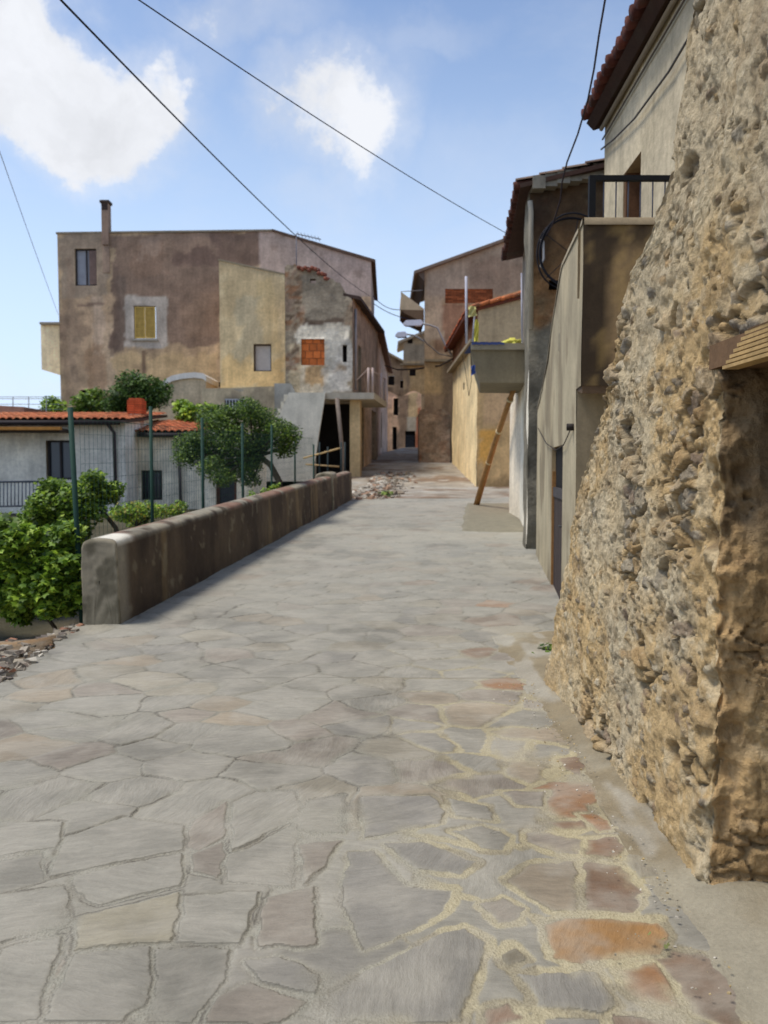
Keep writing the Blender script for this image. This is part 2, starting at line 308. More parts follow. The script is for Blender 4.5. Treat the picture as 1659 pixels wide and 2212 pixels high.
def pavement():
    GR = (140, 139, 133); SL = (130, 129, 125); PU = (137, 131, 124); GB = (143, 139, 128); BR = (126, 108, 94); OR2 = (148, 116, 90); RD = (130, 108, 92); PK = (147, 138, 124)
    S = []
    for zx, zy, k in [(430, 500, GR), (320, 560, GR), (590, 530, GR), (890, 430, GR), (980, 370, PU), (600, 405, GR), (780, 320, GR), (450, 290, GR), (350, 410, GR), (140, 500, GR), (60, 430, GR), (110, 345, PK), (620, 300, GR), (970, 295, PU), (1180, 425, SL), (1390, 325, SL), (1400, 420, PU), (1500, 325, GR), (1510, 395, GR), (1500, 460, PU), (1190, 280, SL), (1310, 285, SL), (1120, 240, PU), (1215, 210, GR)]:
        S.append((*gp(zx*.6667, 1382.6+zy*.6667), k))
    for zx, zy, k in [(70, 1090, GR), (450, 880, BR), (330, 790, GR), (120, 760, GR), (230, 640, GR), (480, 1030, OR2), (330, 520, PU), (180, 300, PU), (300, 700, PK), (330, 880, PK)]:
        S.append((*gp(1036.8+zx*.4142, 1296+zy*.4142), k))
    pts = [s[:2] for s in S]; rr = random.Random(5); tries = 0
    while tries < 26000:
        tries += 1; y = rr.uniform(-1.6, 25.2); x = rr.uniform(float(XLft(y))-.6, float(XRw(max(y, 6)))+.5 if y > 5.9 else 1.5)
        if 2.0 < y < 4.6 and -3 < x < 1.2 and min(sdf(np.array([[x, y]]), h[0])[0] for h in HAND) < .05: continue
        dmin = .26+.30*rr.random(); A = np.array(pts); d = A-np.array([x, y])
        if np.sqrt((d**2).sum(1)).min() < dmin: continue
        q = rr.random(); k = GR if q < .55 else (PU if q < .68 else (GB if q < .8 else (SL if q < .92 else PK)))
        if x > 0.7 and y < 9 and rr.random() < .25: k = rr.choice([OR2, BR, RD])
        if y > 9 and rr.random() < .06: k = BR
        S.append((x, y, k)); pts.append((x, y))
    sub, sid = [], []
    for i, (x, y, k) in enumerate(S):      # a stone is one to three seeds in a row, so its outline is not a plain cell
        a = rr.uniform(-.5, .7); n = rr.choice([1, 2, 2, 3]); L_ = rr.uniform(.05, .12)
        for j in range(n): o = (j-(n-1)/2)*L_; sub.append((x+o*math.cos(a)+rr.uniform(-.02, .02), y+o*math.sin(a)+rr.uniform(-.02, .02))); sid.append(i)
    sub = np.array(sub); sid = np.array(sid); NS = len(S); scol = np.array([lin(s[2]) for s in S]+[lin(h[1]) for h in HAND]); rg = np.random.default_rng(3)
    ncol = len(scol); tone = rg.uniform(.88, 1.1, ncol); ang = rg.uniform(-.25, .45, ncol)+np.where(rg.random(ncol) < .15, 1.2, 0); hgt = rg.uniform(-.002, .0035, ncol); tl = rg.uniform(-.012, .012, (ncol, 2)); cen = np.array([s[:2] for s in S]+[tuple(h[0].mean(0)) for h in HAND])
    def field(X, Y):
        sh = X.shape; P0 = np.stack([X.ravel(), Y.ravel()], 1); p3 = np.c_[P0, 0*P0[:, 0]]
        W = P0+np.stack([fbm(p3, 2.1, 3, 31)-.5, fbm(p3, 2.1, 3, 57)-.5], 1)*.20+np.stack([fbm(p3, 14, 3, 71)-.5, fbm(p3, 14, 3, 83)-.5], 1)*.03
        e = np.zeros(len(P0)); iid = np.zeros(len(P0), int); order = np.argsort(P0[:, 1]); CH = 6000
        for s0 in range(0, len(order), CH):
            ix = order[s0:s0+CH]; w = W[ix]; ylo, yhi = w[:, 1].min()-.9, w[:, 1].max()+.9; m = (sub[:, 1] > ylo) & (sub[:, 1] < yhi); sb, si = sub[m], sid[m]
            D = np.sqrt(((w[:, None]-sb[None])**2).sum(2)); k1 = D.argmin(1); d1 = D[np.arange(len(w)), k1]; own = si[k1]
            D[si[None] == own[:, None]] = 99; e[ix] = (D.min(1)-d1)*.5; iid[ix] = own
        nr = (P0[:, 1] < 4.9) & (P0[:, 1] > 1.9)
        if nr.any():
            w = P0[nr]+np.stack([fbm(p3[nr], 14, 3, 71)-.5, fbm(p3[nr], 14, 3, 83)-.5], 1)*.035; en, inn = e[nr].copy(), iid[nr].copy(); best = np.full(len(w), 9.); bi = np.zeros(len(w), int)
            for h, (pl, k) in enumerate(HAND):
                bb = (w[:, 0] > pl[:, 0].min()-.3) & (w[:, 0] < pl[:, 0].max()+.3) & (w[:, 1] > pl[:, 1].min()-.3) & (w[:, 1] < pl[:, 1].max()+.3)
                d = np.full(len(w), 9.); d[bb] = sdf(w[bb], pl); mm = d < best; best = np.where(mm, d, best); bi = np.where(mm, h, bi)
            en = np.where(best < 0, -best+.012, np.minimum(en, best-.012)); inn = np.where(best < 0, NS+bi, inn); e[nr] = en; iid[nr] = inn
        return e.reshape(sh), iid.reshape(sh)
    mb = MB()
    def patch(y0, y1, dy, nc, zoff=0.):
        ys = np.arange(y0, y1+dy*.5, dy); T, Y = np.meshgrid(np.linspace(0, 1, nc), ys)
        jag = (fbm(np.stack([0*Y, Y, 0*Y+3], -1), 2.2, 4, 2)-.5)*.35; xl = XLft(Y)-.12+np.where(Y < 7.8, jag, 0); xr = np.where(Y < 5.9, 1.2, np.maximum(XRw(Y)+.12, 1.9))
        X = xl+(xr-xl)*T; p = np.stack([X, Y, 0*X], -1); e, iid = field(X, Y)
        wide = sst(-.25, .35, X+(fbm(p, 1.3, 3, 8)-.5)*.9)*sst(8, 5, Y)
        n20 = fbm(p, 24, 4, 13)-.5; n6 = fbm(p, 5, 4, 19)-.5
        w_ = (.003+.012*wide)*(1+n6*1.5); ee = e-w_+n20*.012*(1+wide)
        edge = 1.07+.06*np.sin(Y*3)+n6*.3; ee = np.where(Y < 5.9, np.minimum(ee, (edge-X)), ee)
        m = sst(-.002, .006, ee); cover = sst(.58, .70, fbm(p, 2.6, 5, 23)+.03*wide-.0)*.75; m2 = m*(1-cover*sst(.06, .0, ee))
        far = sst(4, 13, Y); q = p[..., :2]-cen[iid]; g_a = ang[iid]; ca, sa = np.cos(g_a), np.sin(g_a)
        gr = np.stack([X*ca+Y*sa+(iid % 37)*3.1, -X*sa+Y*ca, iid*.7 % 91], -1); gr[..., 1] += (fbm(p, 2.2, 3, 101)-.5)*.12+(fbm(p, 9, 2, 102)-.5)*.03; lay = fbm(gr*np.array([3, 22, 1.]), 1., 4, 77)-.5
        st_h = .0075+hgt[iid]*1.5+(q*tl[iid]).sum(-1)+lay*.0055; st_h = st_h-.004*sst(.02, 0, ee)*(.4+2*np.maximum(n6, 0))
        mo_h = .0045+n20*.009+n6*.006+.0015*far; hh = mo_h*(1-m2)+st_h*m2
        Z = G(Y)+hh+zoff+(fbm(p, .9, 3, 5)-.5)*.03*sst(6, 9, Y)
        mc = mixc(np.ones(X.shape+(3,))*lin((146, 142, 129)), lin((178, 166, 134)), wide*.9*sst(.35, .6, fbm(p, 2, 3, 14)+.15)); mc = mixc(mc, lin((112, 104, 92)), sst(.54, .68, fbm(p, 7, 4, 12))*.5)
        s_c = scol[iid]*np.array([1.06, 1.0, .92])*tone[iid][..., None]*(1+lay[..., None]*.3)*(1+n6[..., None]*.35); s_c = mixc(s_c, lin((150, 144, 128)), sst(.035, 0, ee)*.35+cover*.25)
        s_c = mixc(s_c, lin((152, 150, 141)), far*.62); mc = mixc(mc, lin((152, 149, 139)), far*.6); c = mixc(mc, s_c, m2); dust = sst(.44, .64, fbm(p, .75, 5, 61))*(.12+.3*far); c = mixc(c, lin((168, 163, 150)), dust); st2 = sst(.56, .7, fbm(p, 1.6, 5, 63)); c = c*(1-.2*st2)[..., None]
        crack_shade = sst(.006, -.001, np.abs(ee-.0005))*(hgt[iid] > -.0008)*sst(.42, .55, fbm(p, 6, 3, 29))*(1-.65*wide)*(1-.35*far); c = mixc(c, lin((72, 66, 60)), np.clip(crack_shade, 0, 1)*.75)  # dirt in narrow gaps and shadow at stone edges, put into the colour
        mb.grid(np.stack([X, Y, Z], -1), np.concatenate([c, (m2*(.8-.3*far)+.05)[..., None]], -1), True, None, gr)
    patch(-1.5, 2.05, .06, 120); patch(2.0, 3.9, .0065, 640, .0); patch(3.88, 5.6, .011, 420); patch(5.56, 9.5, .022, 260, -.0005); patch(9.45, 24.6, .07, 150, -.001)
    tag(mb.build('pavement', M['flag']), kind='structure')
pavement()
def lane():
    mb = MB(); ys = np.arange(24.3, 68, .25); cs = np.linspace(0, 1, 70); T, Y = np.meshgrid(cs, ys)
    xl = XLft(Y)-1.6; X = xl+(7.5-xl)*T; p = np.stack([X, Y, 0*X], -1)
    Z = G(Y)+.006+(fbm(p, 2.2, 4, 14)-.5)*.05*sst(24.3, 27, Y)
    c = mixc(np.ones(X.shape+(3,))*lin((156, 146, 130)), lin((132, 112, 92)), sst(.45, .6, fbm(p, .8, 4, 15)))
    c = mixc(c, lin((172, 166, 154)), sst(.5, .6, fbm(p, 1.7, 4, 16))*.7)
    mb.grid(np.stack([X, Y, Z], -1), c); tag(mb.build('lane', M['earth']), kind='structure')
    # courtyard strip beside the pink house
    mb = MB(); a, b = 15.7, 22.2; pts = []
    Y, T = np.meshgrid(np.linspace(a, b, 40), np.linspace(0, 1, 20), indexing='ij')
    X = (XRw(Y)-1.32-.0*Y)+T*1.5; p = np.stack([X, Y, 0*X], -1)
    X = X+np.where(T < .01, (fbm(p, 2, 3, 3)-.5)*.2, 0)
    Z = G(Y)+.05+(fbm(p, 4, 3, 6)-.5)*.02; Z[:, 0] -= .06; Z[0] -= .06; Z[-1] -= .06
    c = np.ones(X.shape+(3,))*lin((128, 122, 104)); mb.grid(np.stack([X, Y, Z], -1), c)
    tag(mb.build('concrete_strip', M['mortar']), kind='structure')
    # apron between paving and ruined wall, running in through the doorway
    mb = MB(); Y, X = np.meshgrid(np.arange(-1.2, 7.4, .02), np.arange(1.0, 2.4, .022), indexing='ij'); p = np.stack([X, Y, 0*X], -1)
    Z = G(Y)+.004+.05*sst(1.02, 1.3, X)+(fbm(p, 5, 4, 21)-.5)*.024+(fbm(p, 30, 3, 22)-.5)*.008; Z[:, 0] -= .02
    c = mixc(np.ones(X.shape+(3,))*lin((150, 142, 122)), lin((134, 122, 98)), sst(.42, .6, fbm(p, 1.8, 5, 23)))
    c = mixc(c, lin((166, 162, 150)), sst(.55, .66, fbm(p*[1, .3, 1], 7, 3, 24))*.5)
    X = X-.03*np.sin(Y*5)*(X < 1.02)
    mb.grid(np.stack([X, Y, Z], -1), c); tag(mb.build('gutter', M['mortar']), kind='structure')
lane()
def chips(name, N, place, smin, smax, pal, mat, kind='stuff', seed=1, flat=.6):
    r = np.random.default_rng(seed); mb = MB()
    base = np.array([(-1, -1, -1), (1, -1, -1), (1, 1, -1), (-1, 1, -1), (-1, -1, 1), (1, -1, 1), (1, 1, 1), (-1, 1, 1)], float)
    for i in range(N):
        x, y, z, s = place(r); s = s*(smin+(smax-smin)*r.random()**3)
        v = base*(r.uniform(.5, 1, (8, 3)))*np.array([r.uniform(.6, 1.1), r.uniform(.6, 1.1), flat*r.uniform(.4, 1)])*s
        a, b = r.uniform(0, 6.28), r.uniform(-.6, .6); ca, sa, cb, sb = math.cos(a), math.sin(a), math.cos(b), math.sin(b)
        v = v@np.array([[1, 0, 0], [0, cb, -sb], [0, sb, cb]])@np.array([[ca, -sa, 0], [sa, ca, 0], [0, 0, 1]])
        mb.hexa(v+np.array([x, y, z+s*.25]), lin(pal[int(r.random()*len(pal))])*r.uniform(.75, 1.2))
    return tag(mb.build(name, mat), kind=kind)
STN = [(150, 140, 124), (128, 118, 104), (176, 168, 152), (110, 98, 86), (150, 108, 84), (120, 110, 100), (140, 130, 112)]
def pl_left(r):
    y = r.uniform(5.2, 8.9); x = float(XLft(min(y, 7.8)))-.05-abs(r.normal(0, .5)); return x, y, float(GG(x, y)), 1
def pl_lane(r):
    y = r.uniform(23.8, 34); x = float(XLft(y))-.3+abs(r.normal(0, .65)); return x, y, float(G(y)), 1.5
def pl_wall(r):
    y = r.uniform(2.2, 5.8); x = 1.1-abs(r.normal(0, .13)); return x, y, .035, 1
chips('rubble', 1300, pl_left, .008, .06, STN, M['brick'], seed=2)
chips('lane_rubble', 1800, pl_lane, .012, .10, [(166, 156, 140), (148, 138, 122), (184, 176, 160), (136, 122, 104), (158, 128, 104)], M['brick'], seed=3)
chips('grit', 420, pl_wall, .002, .008, [(190, 182, 166), (150, 140, 120), (170, 150, 110)], M['brick'], seed=4)
# ================= RUINED RUBBLE WALL =================
_yz = np.array([-.2, .1, .5, 1.2, 1.64, 2.02, 2.5, 2.62, 2.85, 3.1, 3.5, 4.4]); _yy = np.array([5.86, 5.74, 5.52, 5.02, 4.64, 4.32, 4.0, 3.66, 3.36, 3.27, 3.16, 2.95])
def ruin_strip(mb, z0, z1, dz, segs):
    """segs: list of (point fn a(z), point fn b(z), n columns, outward normal)"""
    zs = np.arange(z0, z1+dz*.5, dz); cols, nors = [], []
    for a, b, n, nr in segs:
        A, B = np.array(a(zs)), np.array(b(zs))       # (2, R)
        for t in np.linspace(0, 1, n, endpoint=False)+0:
            cols.append(A+(B-A)*t); nors.append(nr)
    cols.append(B); nors.append(nr)
    XY = np.array(cols); nn = np.array(nors, float)   # (C,2,R) (C,2)
    k = np.ones(9)/9
    for j in (0, 1): nn[:, j] = np.convolve(np.pad(nn[:, j], 4, 'edge'), k, 'valid')
    nn /= np.linalg.norm(nn, axis=1, keepdims=True)
    Z = np.tile(zs, (len(cols), 1)); X, Y = XY[:, 0], XY[:, 1]; p = np.stack([X, Y, Z], -1)
    jx = (fbm(p, 2.5, 3, 5)-.5)
    d = -.012+(fbm(p, 1.1, 3, 1)-.5)*.045+(fbm(p, 5, 4, 2)-.5)*.032+(fbm(p*[1, 1, .7], 20, 5, 3, .68)-.5)*.05
    wob = np.stack([fbm(p, 3, 2, 61), fbm(p, 3, 2, 62), fbm(p, 3, 2, 63)], -1)*.35
    q = (p+wob*.25+(fbm(p, 9, 3, 64)[..., None]-.5)*.05)*np.array([7, 6.5, 12.5]); f1, f2, idd, ov = voro(q, 11, True)
    edge = np.abs(Y-np.interp(Z, _yz, _yy)); em = np.exp(-edge/.15)*.07
    jm = np.exp(-np.abs(Y-2.83)/.10)*np.where((Z < 2.1) & (Z > 1.35), .07, .035)*(Z < 2.1)
    low = sst(1.9, .5, Z)*sst(3.1, 3.5, Y)*.035; pf = fbm(p, 1.9, 6, 7, .55)+em+jm+.02*sst(1.5, 3, Z)-low; m = sst(.585, .615, pf)*(1-.0*Z)
    gap = sst(0, .13, f2-f1)
    fac = ov[..., 0]*(idd*13 % 1-.5)+ov[..., 1]*(idd*29 % 1-.5)+ov[..., 2]*(idd*47 % 1-.5)
    d = d+m*(gap*.035+(idd-.5)*.035-.034+fac*.055)
    f1b, f2b, idb = voro(p*np.array([22, 22, 30.]), 21); pit = sst(.30, .16, f1b)*sst(.52, .62, fbm(p, 4, 3, 33))
    d = d-pit*.03
    f1c, f2c, idc = voro(p*np.array([48., 48, 60]), 23); d = d+(sst(.5, .1, f1c))*.006*(idc > .35)
    f1h, _, idh = voro(p*np.array([3.0, 2.6, 3.8])+wob, 29); hole = sst(.24, .13, f1h)*(idh > .55); d = d-hole*.04
    f1e, f2e, ide = voro((p+wob*.12+(fbm(p, 12, 3, 65)[..., None]-.5)*.03)*np.array([15, 13, 22.]), 37); emb = (ide > .87)*sst(.04, .16, f2e-f1e)*sst(.62, .45, f1e)*(1-m); rim = (ide > .87)*(1-m)*sst(.12, .03, np.abs(f2e-f1e-.06))
    d = d+emb*.007-rim*.008
    d = np.where((np.abs(nn[:, 1]) > .7)[:, None] & (Y < 3.0), d*.6, d)
    d = d+.01*sst(.3, .0, Z)*(np.abs(nn[:, 0]) > .5)[:, None]*sst(2.75, 2.95, Y)
    c = mixc(np.ones(X.shape+(3,))*lin((194, 176, 144)), lin((188, 174, 148)), sst(.45, .62, fbm(p, 1.3, 4, 41)+.05*sst(1.6, 3, Z)))
    c = mixc(c, lin((192, 163, 116)), sst(.46, .62, fbm(p, 1.8, 4, 43)+.08*sst(1.4, .2, Z)-.06*sst(1.5, 2.6, Z))*.75)
    pal = np.array([lin(k) for k in [(176, 150, 108), (156, 148, 134), (140, 122, 106), (188, 178, 158), (162, 138, 104), (128, 122, 114), (172, 154, 128), (156, 128, 90)]])
    sc_ = pal[(idd*7.99).astype(int)]; mm = (m*sst(.06, .16, f2-f1)*(.45+.5*(idd*7.3 % 1)))[..., None]
    c = c*(1-mm)+sc_*mm
    c = mixc(c, pal[((ide*41 % 1)*7.99).astype(int)]*(.7+.5*(ide*17 % 1))[..., None], emb*.8); c = mixc(c, lin((116, 98, 76)), rim*.45)
    c = c*(.86+.28*fbm(p, 34, 3, 97))[..., None]
    c = mixc(c, lin((206, 194, 168)), sst(.56, .64, fbm(p, 11, 4, 98))*.45*(1-m)); c = mixc(c, lin((140, 118, 88)), sst(.58, .66, fbm(p, 8, 4, 99))*.4*(1-m))
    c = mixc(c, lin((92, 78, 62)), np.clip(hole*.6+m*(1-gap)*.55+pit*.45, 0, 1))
    fl = (idc > .8)*sst(.5, .2, f1c); c = mixc(c, lin((120, 106, 88)), fl*.5)
    fl = (idc < .12)*sst(.5, .2, f1c); c = mixc(c, lin((206, 196, 176)), fl*.5)
    jb = (np.abs(nn[:, 1]) > .7)[:, None]*(Y < 3.0); c = mixc(c, mixc(np.ones(c.shape)*lin((200, 166, 120)), lin((128, 106, 80)), sst(1.2, 1.45, Z)), jb*.75*sst(.25, .45, fbm(p, 2, 3, 55)))
    cj = np.exp(-np.hypot(X-1.2, Y-2.83)/.15)*((fbm(p, 4, 4, 88)-.45)*.24+(fbm(p, 14, 3, 89)-.5)*.09)*(Z < 2.0)
    V = np.stack([X+nn[:, 0:1]*d+cj, Y+nn[:, 1:2]*d+cj*1.2+np.where(Y > 3, jx*.16, 0)*sst(.9, .2, np.abs(edge)), Z], -1)
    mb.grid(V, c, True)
def ruined_wall():
    t = thing('ruined_wall', 'crumbling rubble stone wall with flaking yellowish mortar in the right foreground', 'ruined wall', (1.3, 3.6, 0))
    K = lambda v: (lambda z: np.full_like(z, v)); ye = lambda z: np.interp(z, _yz, _yy)
    pt = lambda fx, fy: (lambda z: (fx(z), fy(z)))
    mb = MB(); end = (pt(K(1.2), ye), pt(K(2.5), lambda z: ye(z)+.15), 110, (0, 1))
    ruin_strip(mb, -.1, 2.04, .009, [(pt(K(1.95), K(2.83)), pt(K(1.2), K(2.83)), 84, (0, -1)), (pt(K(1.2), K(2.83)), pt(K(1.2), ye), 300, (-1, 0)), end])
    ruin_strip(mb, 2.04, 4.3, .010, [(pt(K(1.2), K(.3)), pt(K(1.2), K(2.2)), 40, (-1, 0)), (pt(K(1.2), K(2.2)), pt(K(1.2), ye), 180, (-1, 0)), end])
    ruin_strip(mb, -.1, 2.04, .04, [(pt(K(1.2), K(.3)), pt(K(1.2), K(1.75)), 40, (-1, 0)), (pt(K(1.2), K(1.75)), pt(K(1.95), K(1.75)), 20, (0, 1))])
    # inner face, head of the opening, top
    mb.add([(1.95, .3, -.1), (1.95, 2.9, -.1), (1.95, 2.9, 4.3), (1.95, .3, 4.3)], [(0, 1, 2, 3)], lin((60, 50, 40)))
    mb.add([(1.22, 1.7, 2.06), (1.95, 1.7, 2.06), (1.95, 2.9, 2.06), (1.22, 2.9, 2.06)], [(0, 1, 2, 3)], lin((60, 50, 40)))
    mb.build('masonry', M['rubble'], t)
    # timber lintel: ribbed board let into the head of the doorway
    mb = MB(); n = 7; z0, z1 = 1.945, 2.055
    for k in range(n):
        a = z0+(z1-z0)*k/n; b = z0+(z1-z0)*(k+.72)/n
        yb = 2.71-.16*k/n
        mb.box(1.165+.002*k, 1.22, 1.55, yb, a, b, lin((176, 146, 96))*random.uniform(.85, 1.1))
        mb.box(1.176, 1.21, 1.55, yb-.02, b, a+(z1-z0)/n, lin((96, 72, 46)))
    mb.box(1.19, 1.90, 1.5, 2.88, 1.965, 2.052, lin((110, 84, 58)))
    mb.build('lintel', M['wood'], t)
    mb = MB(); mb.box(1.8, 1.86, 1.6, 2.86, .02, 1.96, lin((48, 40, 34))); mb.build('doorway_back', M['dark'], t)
ruined_wall()
# ================= helpers for buildings =================
def painter(base, plist, Yp, u_of_x, sA=(.8, .12), seed=0, grime=None):
    """plaster stains: list of (px0,py0,px1,py1,rgb,alpha,edge) in wall coordinates taken from the photo at depth Yp"""
    W = [(u_of_x(XP(a, Yp)), ZP(d, Yp), u_of_x(XP(c_, Yp)), ZP(b, Yp), lin(k), al, e) for (a, b, c_, d, k, al, e) in plist]
    def f(U, Z, v):
        p = v; c = np.ones(U.shape+(3,))*lin(base)
        n1 = fbm(p, .55, 5, seed+1); n2 = fbm(p, 2.2, 4, seed+2)
        n3 = fbm(p, 5.5, 4, seed+8, .6); c = c*(1+(n3-.5)*.45)[..., None]; c = c*(1+(n1-.5)*sA[0])[..., None]*(1+(n2-.5)*sA[1]*4)[..., None]
        w1 = (fbm(p, 1.1, 6, seed+5, .6)-.5); w2 = (fbm(p, 1.1, 6, seed+6, .6)-.5)
        for a, z0, b, z1, k, al, e in W:
            uu = U+w1*e*2.2; zz = Z+w2*e*2.2; s = max(.03, e*.13)
            m = sst(-s, s, uu-a)*sst(-s, s, b-uu)*sst(-s, s, zz-z0)*sst(-s, s, z1-zz)
            c = mixc(c, k*(1+.25*(n2[..., None]-.5)), m*al)
        if grime:
            c = mixc(c, lin(grime[0]), sst(grime[1], grime[1]+.12, n1*.5+n2*.5)*grime[2])
        return np.clip(c, .01, .95)
    return f
def plain(base, seed=0, amp=.7, dark=None):
    def f(U, Z, v):
        n1 = fbm(v, .9, 5, seed+1); n2 = fbm(v*np.array([2.2, 2.2, .35]), 1., 4, seed+2)
        c = np.ones(U.shape+(3,))*lin(base)*(1+(n1-.5)*amp)[..., None]*(1+(n2-.5)*amp*.6)[..., None]
        if dark: c = mixc(c, lin(dark[0]), sst(dark[1], dark[1]+.12, .6*n1+.4*n2)*dark[2])
        return np.clip(c, .01, .95)
    return f
def stonecol(base=(120, 100, 80), mort=(140, 126, 106), s=(.3, .18), seed=0):
    def f(U, Z, v):
        p = v+np.stack([fbm(v, 2, 2, 3)]*3, -1)*.25
        f1, f2, i = voro(p/np.array([s[0], s[0], s[1]]), seed)
        pal = np.array([lin(base)*k for k in (.6, .8, 1, 1.15, 1.35)]); pal[1] = pal[1]*[1.2, .95, .8]; pal[3] = pal[3]*[.9, .95, 1.05]
        c = pal[(i*4.99).astype(int)]; c = mixc(c, lin(mort), sst(.16, .02, f2-f1))
        return mixc(c, lin(mort), sst(.5, .62, fbm(v, .8, 4, seed+9))*.6)
    return f
def tile_roof(mb, O, eu, es, L, W, pitch=.2, row=.36, seg=6, h=.05, base=(176, 104, 66), seed=0, jag=0):
    O, eu, es = Vector(O), Vector(eu).normalized(), Vector(es).normalized(); nn = eu.cross(es); nn = nn if nn.z > 0 else -nn
    nu, nv = max(2, int(L/pitch)), max(1, int(W/row)); r = np.random.default_rng(seed); tone = r.uniform(.62, 1.2, (nu+1, nv)); hue = r.random((nu+1, nv)); off = r.normal(0, .012, (nu+1, nv))
    U = np.linspace(0, L, nu*seg+1); ti = np.minimum((U/L*nu).astype(int), nu-1)
    for k in range(nv):
        rows = []
        for t in (0, 1.12):
            hh = h*np.abs(np.sin(U/L*nu*math.pi))+.03*(1-t)+.03; s = k*row+t*row+off[ti, k]*(1-t)
            rows.append(np.array([O+eu*float(u)+es*float(a)+nn*float(b) for u, a, b in zip(U, s, hh)]))
        b = lin(base); c = np.array([b*tone[i, k]*np.array([1, 1-.25*hue[i, k], 1-.3*hue[i, k]]) for i in ti])
        lip = rows[0]-np.array(nn)*.028
        mb.grid(np.stack([lip, rows[0], rows[1]]), np.stack([c*.6, c, c]), True)
def slab(mb, O, eu, es, L, W, t, c):
    O, eu, es = Vector(O), Vector(eu).normalized(), Vector(es).normalized(); n = eu.cross(es); n = n if n.z > 0 else -n
    p = [O, O+eu*L, O+eu*L+es*W, O+es*W]; mb.hexa([q-n*t for q in p]+p, c)
def mk(name, mat, parent, fn, bevel=0):
    mb = MB(); fn(mb); return mb.build(name, mat, parent, bevel)
def window_in(par, fr, u0, u1, z0, z1, dep=.16, fc=(90, 84, 78), pane='glass', pc=(70, 72, 76), mull=1, bars=0, name='window'):
    """frame, panes and an optional grille set into an opening"""
    def f(mb):
        w = .06
        for a, b, c_, d in ((u0, u0+w, z0, z1), (u1-w, u1, z0, z1), (u0+w, u1-w, z1-w, z1), (u0+w, u1-w, z0, z0+w)): mb.fbox(fr, a, b, -dep-.04, -dep+.02, c_, d, lin(fc))
        for k in range(1, mull+1):
            u = u0+(u1-u0)*k/(mull+1); mb.fbox(fr, u-.03, u+.03, -dep-.035, -dep+.015, z0+w, z1-w, lin(fc))
    w = mk(name, M['wood'], par, f)
    mk('pane', M['glass'] if pane == 'glass' else M['cloth'], w, lambda mb: mb.fbox(fr, u0+.05, u1-.05, -dep-.06, -dep-.05, z0+.05, z1-.05, lin(pc)))
    if bars:
        def g(mb):
            for k in range(bars): u = u0+(u1-u0)*(k+.5)/bars; mb.tube([fr.p(u, -.05, z0), fr.p(u, -.05, z1)], .016, 6, lin((60, 60, 62)))
            for q in (.25, .75): mb.fbox(fr, u0, u1, -.065, -.04, z0+(z1-z0)*q, z0+(z1-z0)*q+.03, lin((60, 60, 62)))
        mk('grille', M['metal'], w, g)
    return w
def shutters(par, fr, u0, u1, z0, z1, c, n=20, dep=.04):
    um = (u0+u1)/2
    for a, b in ((u0, um-.008), (um+.008, u1)):
        def f(mb):
            w = .055
            for q in ((a, a+w, z0, z1), (b-w, b, z0, z1), (a+w, b-w, z1-w, z1), (a+w, b-w, z0, z0+w)): mb.fbox(fr, q[0], q[1], -dep, -dep+.04, q[2], q[3], lin(c))
            for k in range(n):
                z = z0+w+(z1-z0-2*w)*k/n; h = (z1-z0-2*w)/n
                P_ = [fr.p(a+w, -dep+.035, z), fr.p(b-w, -dep+.035, z), fr.p(b-w, -dep+.005, z+h*.9), fr.p(a+w, -dep+.005, z+h*.9)]
                mb.add(P_, [(0, 1, 2, 3)], lin(c)*.9)
            mb.fbox(fr, a+w, b-w, -dep-.01, -dep, z0, z1, lin(c)*.35)
        mk('shutter', M['wood'], par, f)
